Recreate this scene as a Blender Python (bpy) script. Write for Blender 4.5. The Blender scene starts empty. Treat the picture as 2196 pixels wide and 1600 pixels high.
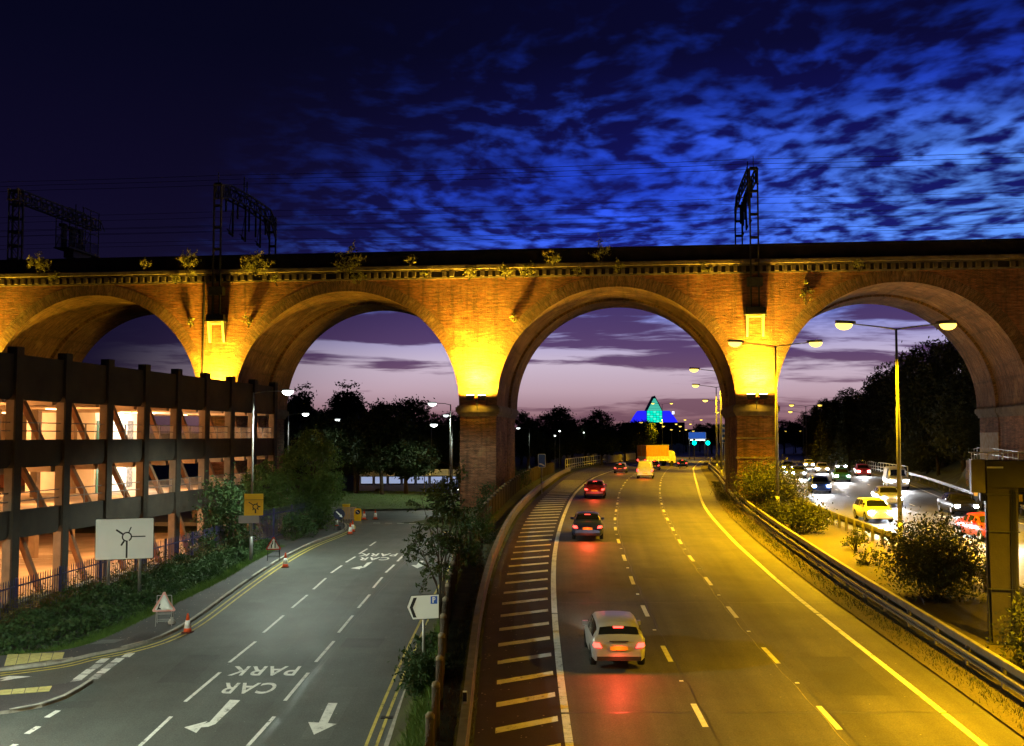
import bpy, math, random
import numpy as np
from mathutils import Vector, Matrix
R = math.radians
SC = bpy.context.scene
COL = SC.collection

# ------------------------------------------------------------------ camera
cam_d = bpy.data.cameras.new('camera'); cam = bpy.data.objects.new('camera', cam_d); COL.objects.link(cam)
cam.location = (0, 0, 9.0)
cam.rotation_euler = (R(90) + math.atan(135.0/2300.0), 0, 0)
cam_d.sensor_width = 36.0; cam_d.lens = 36.0*2300.0/2196.0
cam_d.clip_start = 0.5; cam_d.clip_end = 6000
SC.camera = cam
SC.cycles.max_bounces = 5; SC.cycles.diffuse_bounces = 3; SC.cycles.glossy_bounces = 2; SC.cycles.transmission_bounces = 2; SC.cycles.transparent_max_bounces = 6
SC.view_settings.view_transform = 'Standard'; SC.view_settings.look = 'None'
SC.view_settings.exposure = 0.0; SC.view_settings.gamma = 1.0
SC.view_settings.use_curve_mapping = False

# ------------------------------------------------------------------ node helper
class NT:
    def __init__(s, tree): s.t = tree; tree.nodes.clear()
    def n(s, typ, **kw):
        nd = s.t.nodes.new(typ)
        for k, v in kw.items():
            if k.startswith('_'): setattr(nd, k[1:], v)
        for k, v in kw.items():
            if not k.startswith('_'): s.put(nd, k, v)
        return nd
    def put(s, nd, k, v):
        key = int(k[1:]) if k[0] == 'i' and k[1:].isdigit() else k.replace('__', ' ')
        inp = nd.inputs[key]
        if isinstance(v, bpy.types.NodeSocket): s.t.links.new(v, inp)
        elif isinstance(v, bpy.types.Node): s.t.links.new(v.outputs[0], inp)
        elif isinstance(v, (tuple, list)) and len(v) == 3 and len(getattr(inp, 'default_value', (0,)*3)) == 4: inp.default_value = (*v, 1)
        else: inp.default_value = v
    def m(s, op, a, b=0.0, c=0.0, clamp=False):
        nd = s.n('ShaderNodeMath', _operation=op, _use_clamp=clamp); s.put(nd, 'i0', a); s.put(nd, 'i1', b); s.put(nd, 'i2', c); return nd.outputs[0]
    def mix(s, f, a, b, mode='MIX'):
        nd = s.n('ShaderNodeMix', _data_type='RGBA', _blend_type=mode)
        s.put(nd, 'i0', f); s.put(nd, 'i6', a); s.put(nd, 'i7', b); return nd.outputs[2]
    def ramp(s, f, stops, interp='LINEAR'):
        nd = s.n('ShaderNodeValToRGB'); s.put(nd, 'i0', f); el = nd.color_ramp.elements; nd.color_ramp.interpolation = interp
        while len(el) < len(stops): el.new(0.5)
        for e, (p, c) in zip(el, stops): e.position = p; e.color = (*c, 1) if isinstance(c, tuple) else (c, c, c, 1)
        return nd.outputs[0]
    def sstep(s, x, a, b):
        nd = s.n('ShaderNodeMapRange', _interpolation_type='SMOOTHSTEP'); s.put(nd, 'i0', x); s.put(nd, 'i1', a); s.put(nd, 'i2', b); return nd.outputs[0]
    def noise(s, vec, scale, detail=4.0, rough=0.55, dist=0.0):
        return s.n('ShaderNodeTexNoise', Vector=vec, Scale=scale, Detail=detail, Roughness=rough, Distortion=dist).outputs[0]
    def comb(s, x, y, z=0.0):
        nd = s.n('ShaderNodeCombineXYZ'); s.put(nd, 'i0', x); s.put(nd, 'i1', y); s.put(nd, 'i2', z); return nd.outputs[0]
    def sep(s, v): return s.n('ShaderNodeSeparateXYZ', i0=v).outputs

# ------------------------------------------------------------------ world: dusk sky, afterglow ahead and to the right, two cloud decks
W = bpy.data.worlds.new('World'); SC.world = W; W.use_nodes = True
def build_world():
    k = NT(W.node_tree)
    tc = k.n('ShaderNodeTexCoord')
    x, y, z = k.sep(tc.outputs['Generated'])
    eh = k.m('MULTIPLY', k.m('ARCSINE', z), 57.2958)
    az = k.m('MULTIPLY', k.m('ARCTAN2', x, y), 57.2958)
    t = k.m('DIVIDE', eh, 40.0, clamp=True)
    d = lambda a: a/40.0
    base = k.ramp(t, [(0, (.17,.075,.09)), (d(1), (.30,.15,.175)), (d(2.4), (.52,.36,.43)), (d(3.9), (.60,.49,.62)), (d(6), (.28,.29,.66)),
                      (d(8), (.11,.21,.92)), (d(10.5), (.042,.135,1.05)), (d(13), (.024,.088,1.0)), (d(16), (.022,.078,.75)), (d(19), (.010,.034,.40)), (d(22.5), (.002,.005,.05)), (1, (.001,.0015,.014))])
    dz = k.m('ABSOLUTE', k.m('SUBTRACT', az, 24.0))
    inner = k.m('MAXIMUM', k.m('SUBTRACT', 34.0, k.m('MULTIPLY', eh, 1.75)), 3.0)
    outer = k.m('MAXIMUM', k.m('SUBTRACT', 48.0, k.m('MULTIPLY', eh, 0.5)), 20.0)
    glow = k.m('SUBTRACT', 1.0, k.sstep(dz, inner, outer))
    night = k.ramp(t, [(0, (.012,.008,.020)), (d(6), (.0070,.0050,.024)), (d(12), (.0042,.0028,.018)), (d(20), (.0018,.0017,.011)), (1, (.001,.001,.006))])
    core = k.m('SUBTRACT', 1.0, k.sstep(k.m('ABSOLUTE', k.m('SUBTRACT', az, 30.0)), 3.0, 24.0))
    base = k.mix(k.m('MULTIPLY', core, k.m('MULTIPLY', k.sstep(eh, 5.5, 9.0), k.m('SUBTRACT', 1.0, k.sstep(eh, 12.5, 18.0)))), base, (.13,.35,1.1))
    vary = k.noise(k.comb(k.m('DIVIDE', x, k.m('ADD', z, .05)), k.m('DIVIDE', y, k.m('ADD', z, .05)), 4.4), 2.6, 3.0, 0.55)
    base = k.mix(k.sstep(eh, 5.5, 9.0), base, k.mix(1.0, base, k.ramp(vary, [(.3, .55), (.7, 1.25)]), 'MULTIPLY'))
    clear = k.mix(glow, night, base)
    # high mottled deck, on a flat layer overhead
    q = k.m('ADD', z, 0.05)
    hi_v = k.comb(k.m('DIVIDE', x, q), k.m('MULTIPLY', k.m('DIVIDE', y, q), 0.75))
    warp = k.n('ShaderNodeTexNoise', Vector=hi_v, Scale=1.3, Detail=2.0).outputs['Color']
    hv2 = k.n('ShaderNodeVectorMath', _operation='MULTIPLY_ADD', i0=warp, i1=(.28,.28,.28), i2=hi_v).outputs[0]
    n1 = k.noise(hv2, 11.5, 3.0, 0.50, 0.1)
    n2 = k.noise(hi_v, 0.9, 3.0, 0.5, 0.0)
    cov = k.m('ADD', k.m('MULTIPLY', n1, 0.8), k.m('MULTIPLY', n2, 0.35))
    bias = k.m('MULTIPLY', k.sstep(eh, 13.0, 21.0), 0.09)
    cov = k.m('ADD', cov, k.m('ADD', bias, k.m('MULTIPLY', k.sstep(dz, 8.0, 42.0), 0.07)))
    hi = k.sstep(cov, 0.44, 0.71)
    hi = k.m('MULTIPLY', hi, k.sstep(eh, 4.5, 8.0))
    hicol = k.mix(glow, night, k.ramp(t, [(0, (.10,.05,.14)), (d(6), (.030,.024,.15)), (d(10), (.0085,.011,.15)), (d(15), (.0055,.006,.10)), (d(20), (.0028,.0026,.030)), (1, (.001,.001,.008))]))
    c1 = k.mix(hi, clear, hicol)
    # low streaky bands near the horizon
    wob = k.m('MULTIPLY', k.m('SUBTRACT', k.noise(k.comb(k.m('DIVIDE', az, 16.0), 3.1), 1.0, 3.0), 0.5), 1.3)
    lo_v = k.comb(k.m('DIVIDE', az, 11.0), k.m('DIVIDE', k.m('ADD', eh, wob), 1.05), 7.7)
    n3 = k.noise(lo_v, 1.0, 6.0, 0.56, 0.25)
    grad = k.ramp(k.m('DIVIDE', eh, 10.0, clamp=True), [(0, 0.05), (.18, .03), (.33, -.0), (.42, .10), (.62, .12), (.8, .07), (1, .0)])
    lo = k.sstep(k.m('ADD', n3, grad), 0.53, 0.635)
    lo = k.m('MULTIPLY', lo, k.m('SUBTRACT', 1.0, k.sstep(eh, 7.5, 10.0)))
    locol = k.mix(glow, night, k.ramp(k.m('DIVIDE', eh, 10.0, clamp=True), [(0, (.16,.07,.095)), (.2, (.20,.10,.14)), (.45, (.105,.055,.15)), (.7, (.055,.035,.14)), (1, (.02,.018,.10))]))
    c2 = k.mix(lo, c1, locol)
    sky = k.n('ShaderNodeTexSky', _sky_type='NISHITA', _sun_disc=False, _sun_elevation=R(-4.0), _sun_rotation=R(24.0), _altitude=50.0)
    b1 = k.n('ShaderNodeBackground', Color=c2, Strength=1.0)
    b2 = k.n('ShaderNodeBackground', Color=sky.outputs[0], Strength=0.008)
    ad = k.n('ShaderNodeAddShader', i0=b1, i1=b2)
    k.n('ShaderNodeOutputWorld', Surface=ad)
build_world()
# last trace of the sun, already down ahead and to the right
sun_d = bpy.data.lights.new('sun', 'SUN'); sun_d.energy = 0.012; sun_d.angle = R(12); sun_d.color = (1, .75, .65)
sun = bpy.data.objects.new('sun', sun_d); COL.objects.link(sun)
sun.rotation_euler = Vector((-math.sin(R(24)), -math.cos(R(24)), -0.10)).to_track_quat('-Z', 'Y').to_euler()

# ------------------------------------------------------------------ materials
MATS = {}
def mat(name, col, rough=0.7, var=0.18, scale=2.0, col2=None, bump=0.0, bscale=30.0, metal=0.0, spec=0.4, fine=0.0, trans=0.0, stretch=None):
    if name in MATS: return MATS[name]
    m = bpy.data.materials.new(name); m.use_nodes = True; MATS[name] = m
    k = NT(m.node_tree); tc = k.n('ShaderNodeTexCoord').outputs['Object']
    v = tc
    if stretch: v = k.n('ShaderNodeVectorMath', _operation='MULTIPLY', i0=tc, i1=stretch).outputs[0]
    a = tuple(min(1, c*(1-var)) for c in col); b = col2 or tuple(min(1, c*(1+var)) for c in col)
    c = k.ramp(k.noise(v, scale, 5.0, 0.6), [(0.3, a), (0.7, b)])
    if fine:
        f = k.noise(tc, bscale*1.5, 2.0); c = k.mix(fine, c, k.mix(1.0, c, k.ramp(f, [(.3, .25), (.7, 1.8)]), 'MULTIPLY'))
    p = k.n('ShaderNodeBsdfPrincipled', Roughness=rough, Metallic=metal); k.put(p, 'Base__Color', c); k.put(p, 'Specular__IOR__Level', spec)
    if bump:
        bn = k.n('ShaderNodeBump', Strength=bump, Distance=0.03, Height=k.noise(v, bscale, 3.0)); k.put(p, 'Normal', bn.outputs[0])
    out = p
    if trans:
        tr = k.n('ShaderNodeBsdfTranslucent', Color=c); out = k.n('ShaderNodeMixShader', i0=trans, i1=p, i2=tr)
    k.n('ShaderNodeOutputMaterial', Surface=out)
    return m
def emat(name, col, strength):
    if name in MATS: return MATS[name]
    m = bpy.data.materials.new(name); m.use_nodes = True; MATS[name] = m
    k = NT(m.node_tree); e = k.n('ShaderNodeEmission', Color=col, Strength=strength); k.n('ShaderNodeOutputMaterial', Surface=e)
    return m
def asphalt(name, col, streak=0.0, patch=0.25):
    if name in MATS: return MATS[name]
    m = bpy.data.materials.new(name); m.use_nodes = True; MATS[name] = m
    k = NT(m.node_tree); tc = k.n('ShaderNodeTexCoord'); ob = tc.outputs['Object']
    c = k.ramp(k.noise(ob, 0.35, 5.0, 0.6), [(0.3, tuple(x*(1-patch) for x in col)), (0.7, tuple(x*(1+patch) for x in col))])
    if streak:
        u, w, _ = k.sep(tc.outputs['UV'])
        st = k.noise(k.comb(k.m('MULTIPLY', u, 0.75), k.m('MULTIPLY', w, 0.015)), 1.0, 4.0, 0.6)
        c = k.mix(1.0, c, k.ramp(st, [(.3, 1-streak), (.7, 1+streak)]), 'MULTIPLY')
    fine = k.noise(ob, 22.0, 3.0, 0.7)
    c = k.mix(1.0, c, k.ramp(fine, [(.25, .55), (.5, 1.0), (.75, 1.6)]), 'MULTIPLY')
    sp = k.n('ShaderNodeTexVoronoi', Vector=ob, Scale=1.7).outputs['Distance']
    c = k.mix(k.m('SUBTRACT', 1.0, k.sstep(sp, 0.02, 0.05)), c, tuple(min(.6, x*4) for x in col))
    p = k.n('ShaderNodeBsdfPrincipled', Roughness=k.ramp(k.noise(ob, 0.8, 3.0), [(.3, .58), (.7, .68)])); k.put(p, 'Base__Color', c); k.put(p, 'Specular__IOR__Level', 0.45)
    bn = k.n('ShaderNodeBump', Strength=0.5, Distance=0.01, Height=fine); k.put(p, 'Normal', bn.outputs[0])
    k.n('ShaderNodeOutputMaterial', Surface=p)
    return m
def paint(name, col, wear=0.35):
    if name in MATS: return MATS[name]
    m = bpy.data.materials.new(name); m.use_nodes = True; MATS[name] = m
    k = NT(m.node_tree); ob = k.n('ShaderNodeTexCoord').outputs['Object']
    w = k.m('ADD', k.m('MULTIPLY', k.noise(ob, 3.0, 6.0, 0.75), .7), k.m('MULTIPLY', k.noise(ob, 35.0, 3.0), .3))
    c = k.ramp(w, [(.36, tuple(x*(1-wear) for x in col)), (.55, col), (.8, tuple(x*.85 for x in col))])
    p = k.n('ShaderNodeBsdfPrincipled', Roughness=0.6); k.put(p, 'Base__Color', c)
    tr = k.n('ShaderNodeBsdfTransparent')
    holes = k.sstep(w, 0.385, 0.42)
    mx = k.n('ShaderNodeMixShader', i0=holes, i1=tr, i2=p)
    k.n('ShaderNodeOutputMaterial', Surface=mx)
    return m
def brick(name, col, uv=False, stain=0.5, white=0.0):
    if name in MATS: return MATS[name]
    m = bpy.data.materials.new(name); m.use_nodes = True; MATS[name] = m
    k = NT(m.node_tree); tc = k.n('ShaderNodeTexCoord'); ob = tc.outputs['Object']; x, y, z = k.sep(ob)
    vec = tc.outputs['UV'] if uv else k.comb(k.m('ADD', x, y), z)
    br = k.n('ShaderNodeTexBrick', Vector=vec, Scale=1.0, Mortar__Size=0.012, Brick__Width=0.235, Row__Height=0.078, Bias=0.0)
    k.put(br, 'Color1', tuple(c*1.25 for c in col)); k.put(br, 'Color2', tuple(c*0.6 for c in col)); k.put(br, 'Mortar', tuple(c*.75 for c in (.30,.24,.17)))
    a, b, _ = k.sep(vec)
    # courses weathered to different depth: horizontal streaks of relief and colour
    sv = k.comb(k.m('MULTIPLY', a, 0.9), k.m('MULTIPLY', b, 6.5), k.m('MULTIPLY', y, .3))
    st = k.noise(sv, 1.0, 5.0, 0.65)
    big = k.noise(ob, 0.28, 5.0, 0.62)
    c = k.mix(1.0, br.outputs[0], k.ramp(st, [(.3, .40), (.5, .95), (.72, 1.5)]), 'MULTIPLY')
    c = k.mix(1.0, c, k.ramp(big, [(.3, .55), (.7, 1.3)]), 'MULTIPLY')
    drip = k.noise(k.comb(k.m('MULTIPLY', a, 1.7), k.m('MULTIPLY', b, .09)), 1.0, 4.0, 0.6)
    c = k.mix(k.m('MULTIPLY', k.sstep(drip, .50, .68), stain), c, (.035,.028,.02))
    pale = k.m('MULTIPLY', k.sstep(k.noise(ob, 0.55, 6.0, 0.7), .54, .70), 0.5 + white)
    c = k.mix(pale, c, (.40,.27,.13))
    p = k.n('ShaderNodeBsdfPrincipled', Roughness=0.88); k.put(p, 'Base__Color', c); k.put(p, 'Specular__IOR__Level', 0.2)
    hgt = k.m('ADD', k.m('MULTIPLY', st, 0.7), k.m('ADD', k.m('MULTIPLY', br.outputs['Fac'], -0.25), k.m('MULTIPLY', k.noise(ob, 9.0, 4.0), 0.5)))
    bn = k.n('ShaderNodeBump', Strength=1.0, Distance=0.09, Height=hgt); k.put(p, 'Normal', bn.outputs[0])
    k.n('ShaderNodeOutputMaterial', Surface=p)
    return m

# ------------------------------------------------------------------ mesh builder
class MB:
    def __init__(s): s.v = []; s.f = []; s.mi = []; s.uv = []
    def add(s, vs, fs, mi=0, uvs=None):
        b = len(s.v); s.v += [tuple(p) for p in vs]; s.uv += list(uvs) if uvs else [(0.0, 0.0)]*len(vs)
        for f in fs: s.f.append(tuple(i+b for i in f)); s.mi.append(mi)
        return s
    def obox(s, c, ax, ay, az, mi=0):
        c = Vector(c); ax = Vector(ax); ay = Vector(ay); az = Vector(az)
        vs = [c+i*ax+j*ay+k_*az for k_ in (-1, 1) for j in (-1, 1) for i in (-1, 1)]
        return s.add(vs, [(0,2,3,1), (4,5,7,6), (0,1,5,4), (2,6,7,3), (0,4,6,2), (1,3,7,5)], mi)
    def box(s, x0, x1, y0, y1, z0, z1, mi=0):
        return s.obox(((x0+x1)/2, (y0+y1)/2, (z0+z1)/2), ((x1-x0)/2, 0, 0), (0, (y1-y0)/2, 0), (0, 0, (z1-z0)/2), mi)
    def beam(s, p0, p1, w, h, mi=0, up=(0, 0, 1)):
        p0 = Vector(p0); p1 = Vector(p1); d = p1-p0; L = d.length
        if L < 1e-6: return s
        d /= L; u = Vector(up)
        if abs(d.dot(u)) > .98: u = Vector((0, 1, 0))
        sd = d.cross(u).normalized(); u = sd.cross(d)
        return s.obox((p0+p1)/2, d*(L/2), sd*(w/2), u*(h/2), mi)
    def tube(s, pts, r, n=8, mi=0, cap=True):
        pts = [Vector(p) for p in pts]; N = len(pts); rs = r if isinstance(r, (list, tuple)) else [r]*N
        vs = []; prev = None
        for i, p in enumerate(pts):
            d = (pts[min(i+1, N-1)]-pts[max(i-1, 0)]).normalized()
            if prev is None:
                u = Vector((0, 0, 1)) if abs(d.z) < .9 else Vector((1, 0, 0)); a = d.cross(u).normalized()
            else: a = (prev-d*prev.dot(d)).normalized()
            prev = a; b = d.cross(a)
            for j in range(n):
                t = 2*math.pi*j/n; vs.append(p+(a*math.cos(t)+b*math.sin(t))*rs[i])
        fs = [(i*n+j, i*n+(j+1) % n, (i+1)*n+(j+1) % n, (i+1)*n+j) for i in range(N-1) for j in range(n)]
        if cap: fs += [tuple(range(n-1, -1, -1)), tuple(range((N-1)*n, N*n))]
        return s.add(vs, fs, mi)
    def lathe(s, prof, n=16, c=(0, 0, 0), mi=0, caps=True):
        return s.tube_z([(c[0], c[1], c[2]+z) for r, z in prof], [r for r, z in prof], n, mi, caps)
    def tube_z(s, pts, rs, n, mi, caps):
        vs = [(p[0]+r*math.cos(2*math.pi*j/n), p[1]+r*math.sin(2*math.pi*j/n), p[2]) for p, r in zip(pts, rs) for j in range(n)]
        N = len(pts); fs = [(i*n+j, i*n+(j+1) % n, (i+1)*n+(j+1) % n, (i+1)*n+j) for i in range(N-1) for j in range(n)]
        if caps: fs += [tuple(range(n-1, -1, -1)), tuple(range((N-1)*n, N*n))]
        return s.add(vs, fs, mi)
    def prism(s, poly, fn, t0, t1, mi=0):
        n = len(poly); vs = [fn(a, b, t0) for a, b in poly]+[fn(a, b, t1) for a, b in poly]
        fs = [tuple(range(n-1, -1, -1)), tuple(range(n, 2*n))]+[(i, (i+1) % n, n+(i+1) % n, n+i) for i in range(n)]
        return s.add(vs, fs, mi)
    def grid(s, rows, mi=0, uvrows=None):
        nr = len(rows); nc = len(rows[0]); vs = [p for r in rows for p in r]; uv = [q for r in uvrows for q in r] if uvrows else None
        return s.add(vs, [(i*nc+j, i*nc+j+1, (i+1)*nc+j+1, (i+1)*nc+j) for i in range(nr-1) for j in range(nc-1)], mi, uv)
    def mesh(s, name, mats, smooth=False):
        me = bpy.data.meshes.new(name); me.from_pydata(s.v, [], s.f)
        for m in (mats if isinstance(mats, (list, tuple)) else [mats]): me.materials.append(m)
        if any(s.mi): me.polygons.foreach_set('material_index', s.mi)
        if any(u != (0.0, 0.0) for u in s.uv):
            l = me.uv_layers.new(name='UVMap'); li = np.zeros(len(me.loops), dtype=np.int32); me.loops.foreach_get('vertex_index', li)
            l.data.foreach_set('uv', np.array(s.uv, dtype=np.float32)[li].ravel())
        if smooth: me.polygons.foreach_set('use_smooth', [True]*len(me.polygons))
        me.update(); return me
    def build(s, name, mats, parent=None, smooth=False, loc=None):
        return link(name, s.mesh(name, mats, smooth), parent, loc)
def link(name, data, parent=None, loc=None, rz=0.0):
    o = bpy.data.objects.new(name, data); COL.objects.link(o)
    if parent: o.parent = parent
    if loc: o.location = loc
    if rz: o.rotation_euler = (0, 0, rz)
    return o
def empty(name, loc, rz=0.0):
    o = link(name, None, None, loc, rz); o.empty_display_size = 0.3; return o
def tag(o, label=None, cat=None, group=None, kind=None):
    if label: o['label'] = label
    if cat: o['category'] = cat
    if group: o['group'] = group
    if kind: o['kind'] = kind
    return o
def copy_tree(o, parent=None):
    c = o.copy(); COL.objects.link(c); c.parent = parent
    for ch in list(o.children): copy_tree(ch, c)
    return c
def place(proto, used, loc, rz, label, group=None):
    o = proto if not used else copy_tree(proto)
    o.location = loc; o.rotation_euler = (0, 0, rz); o['label'] = label
    if group: o['group'] = group
    return o
def lamp(name, typ, loc, power, col, parent=None, aim=None, size=0.1, angle=150, blend=0.4):
    d = bpy.data.lights.new(name, typ); d.energy = power; d.color = col
    if typ == 'AREA': d.size = size
    else: d.shadow_soft_size = size
    if typ == 'SPOT': d.spot_size = R(angle); d.spot_blend = blend
    o = bpy.data.objects.new(name, d); COL.objects.link(o); o.location = loc
    if parent: o.parent = parent
    if aim is not None: o.rotation_euler = Vector(aim).to_track_quat('-Z', 'Y').to_euler()
    return o

# ------------------------------------------------------------------ road profiles and alignments (metres, y away from the viewpoint)
def curve(P):
    xs = [p[0] for p in P]; ys = [p[1] for p in P]; n = len(xs)
    ms = [(ys[1]-ys[0])/(xs[1]-xs[0])]+[(ys[j+1]-ys[j-1])/(xs[j+1]-xs[j-1]) for j in range(1, n-1)]+[(ys[-1]-ys[-2])/(xs[-1]-xs[-2])]
    def f(d):
        if d <= xs[0]: return ys[0]+(d-xs[0])*ms[0]*0.0
        if d >= xs[-1]: return ys[-1]
        i = 0
        while xs[i+1] < d: i += 1
        h = xs[i+1]-xs[i]; t = (d-xs[i])/h
        return (2*t**3-3*t*t+1)*ys[i]+(t**3-2*t*t+t)*h*ms[i]+(-2*t**3+3*t*t)*ys[i+1]+(t**3-t*t)*h*ms[i+1]
    return f
zm = curve([(0,-1.0),(20,.25),(28,.9),(43,2.1),(58,2.95),(78,3.5),(100,3.9),(130,4.0),(200,3.3),(350,2.2),(600,1.8),(2500,1.8)])
zl = curve([(0,-3.2),(20,-1.6),(33,-.5),(46,.6),(60,1.5),(75,2.05),(90,2.15),(110,2.2),(150,2.3),(300,2.5),(2500,2.5)])
x_edge = curve([(0,1.6),(28.5,1.5),(43.7,1.7),(57.5,2.3),(77.4,3.8),(98.7,5.9),(133.5,10.5),(195,20.5),(302,41),(402,64),(520,96),(700,150)])     # nearside white line
x_d1 = curve([(0,5.35),(28.5,5.3),(42,5.25),(51.8,5.55),(68,6.5),(85,8.3),(102,10.3),(133,14.7),(195,24.7),(302,45.4),(402,68.6),(520,100.6),(700,154.6)])
x_d2 = curve([(0,9.0),(29.8,8.9),(41,8.65),(53,9),(60,9.4),(74,10.6),(85,11.8),(102,14),(133,18.6),(195,28.8),(302,49.8),(402,73.2),(520,105.2),(700,159)])
x_med = curve([(0,12.5),(28.5,12.3),(43,11.95),(51.5,12.05),(63,12.7),(83,14.8),(110,18.9),(149,25.2),(195,33),(302,54),(402,77.8),(520,110),(700,164)])
x_hat = curve([(0,-.7),(28.8,-.7),(41.4,-.7),(54.4,-.3),(77.4,1.1),(110,4.4),(150,8.6),(200,15.5),(302,36),(402,59),(520,91),(700,145)])          # left edge of tarmac
x_rl = curve([(0,21.3),(44,21.2),(56,21.2),(70,21.4),(82,22.6),(115,28.4),(150,36),(195,46),(302,70),(402,95),(520,128),(700,182)])            # right carriageway, median side
x_rr = curve([(0,33.0),(44,33.0),(60,33.2),(83,35.6),(115,42.8),(164,54),(195,61.5),(302,86.5),(402,112),(520,145),(700,199)])
x_kr = curve([(0,-3.9),(33.4,-3.85),(48.4,-3.45),(57,-3.1),(63,-2.9),(72,-3.3),(80,-5.0),(86,-9.0)])
x_tf = curve([(0,-1.9),(28,-2.0),(38,-2.3),(50,-2.35),(60,-2.1),(72,-1.3),(90,.0),(110,1.8),(150,6),(200,12.5),(302,33),(402,56),(520,88),(700,142)])
def sst(a, b, x): t = max(0, min(1, (x-a)/(b-a))); return t*t*(3-2*t)
x_pf = curve([(30,-26.5),(47.6,-22.4),(57,-19.7),(69,-17.2),(80,-17.2),(90,-19)])      # palisade fence line
def gz(x, y):
    if y < 88: kr = x_kr(y)+.1
    else: kr = min(x_tf(y)-3.5, -6+(y-88)*.1)
    a = zl(y); b = zm(y)
    z = a+(b-a)*sst(kr, max(kr+1.0, x_tf(y)), x)
    if x < x_pf(y) and y < 92:
        t = sst(0.3, 2.6, x_pf(y)-x)*(1-sst(84, 92, y)); z = z*(1-t)+1.22*t
    if y > 125: z += sst(125, 240, y)*sst(4, 40, x_tf(y)-4-x)*3.5
    rr = x_rr(y)+3.2
    if x > rr:
        dx = x-rr; wall = sst(66, 74, y)*(1-sst(103, 112, y))
        z += wall*(2.9*sst(.2, .9, dx)) + min(11.0, max(0, dx-.6)*.55)*sst(40, 75, y)
    if y > 700: z += sst(700, 1200, y)*6
    return z

# ================================================================== SETTING
def ysamples(y0, y1):
    out = []; y = y0
    while y < y1: out.append(y); y += 1.0 if y < 140 else (4.0 if y < 420 else 15.0)
    out.append(y1); return out
M_soil = mat('soil_and_litter', (.05,.045,.025), .95, .5, .6, col2=(.06,.075,.02), bump=.6, bscale=14)
xs = [-1800,-1100,-700,-450,-300,-200,-150,-110,-85,-70]+[-60+i*1.0 for i in range(131)]+[74,80,90,100,115,135,160,200,260,350,500,750,1100,1800]
ys = [-60,-40,-20,-10]+[float(i) for i in range(0,150)]+[154,160,168,178,190,205,225,250,280,320,370,430,500,600,700,850,1050,1300,1700,2300,3200]
b = MB(); rows = []
def groundz(x, y):
    g = gz(x, max(y, 0))-0.07
    if y > 5 and x_hat(y)-1.2 < x < x_rr(y)+2.4: g -= .10
    if 10 < y < 88 and -30 < x < x_kr(y)+.2: g -= .06
    return g
for yy in ys: rows.append([(xx, yy, groundz(xx, yy)) for xx in xs])
b.grid(rows); tag(b.build('ground', M_soil, None, True), kind='structure')

def ribbon(name, fl, fr, zf, y0, y1, m, dz, cols=4, parent=None):
    b = MB(); rows = []; uv = []; v = 0; last = None
    for y in ysamples(y0, y1):
        l = fl(y); r = fr(y); row = []; q = []
        if last is not None: v += math.hypot(y-last[0], l-last[1])
        last = (y, l)
        for j in range(cols+1):
            t = j/cols; x = l+(r-l)*t; row.append((x, y, zf(y)+dz)); q.append((x-x_edge(y)+100, v))
        rows.append(row); uv.append(q)
    b.grid(rows, 0, uv); return b.build(name, m, parent)
A_mot = asphalt('motorway_asphalt', (.080,.074,.062), .36, .18)
A_hat = asphalt('old_brown_asphalt', (.025,.020,.015), .0, .25)
A_left = asphalt('town_road_asphalt', (.072,.077,.070), .16, .13)
A_pav = asphalt('pavement_asphalt', (.055,.055,.058), .0, .22)
M_verge = mat('verge_grass_soil', (.05,.06,.02), .95, .5, 1.5, bump=.5, bscale=20)
M_dirt = mat('sandy_dirt', (.11,.085,.05), .95, .35, .5, col2=(.065,.055,.033), bump=.5, bscale=9, fine=.35)
MW = paint('white_road_paint', (.72,.71,.66)); MY = paint('yellow_road_paint', (.62,.50,.10), .45)
motorway = tag(ribbon('motorway', x_edge, lambda y: x_med(y)+1.3, zm, 6, 690, A_mot, 0.0, 8), kind='structure')
hatch_area = tag(ribbon('hatched_hard_shoulder', lambda y: x_hat(y)-.35, lambda y: x_edge(y)+.02, zm, 6, 690, A_hat, -0.002, 3), kind='structure')
verge = tag(ribbon('verge', lambda y: x_tf(y)-.2, lambda y: x_hat(y)-.3, lambda y: zm(y), 6, 690, M_verge, .03, 2), kind='structure')
reserve = tag(ribbon('central_reserve', lambda y: x_med(y)+1.28, lambda y: x_rl(y)-.5, zm, 6, 690, M_dirt, .05, 8), kind='structure')
motorway2 = tag(ribbon('opposite_carriageway', lambda y: x_rl(y)-.52, x_rr, zm, 6, 690, asphalt('opposite_asphalt', (.085,.085,.085), .2, .2), .004, 8), kind='structure')
verge2 = tag(ribbon('far_verge', lambda y: x_rr(y)-.02, lambda y: x_rr(y)+3.4, zm, 6, 690, M_verge, .03, 2), kind='structure')

def strip(b, f0, f1, zf, dz, y0, y1, n=None):
    n = n or max(1, int((y1-y0)/1.0)); rows = []
    for i in range(n+1):
        y = y0+(y1-y0)*i/n; rows.append([(f0(y), y, zf(y)+dz), (f1(y), y, zf(y)+dz)])
    return b.grid(rows)
def marking(name, poly, zf, parent, m=None, dz=.006):
    b = MB(); b.add([(x, y, zf(y)+dz) for x, y in poly], [tuple(range(len(poly)))]); return b.build(name, m or MW, parent)
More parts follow.
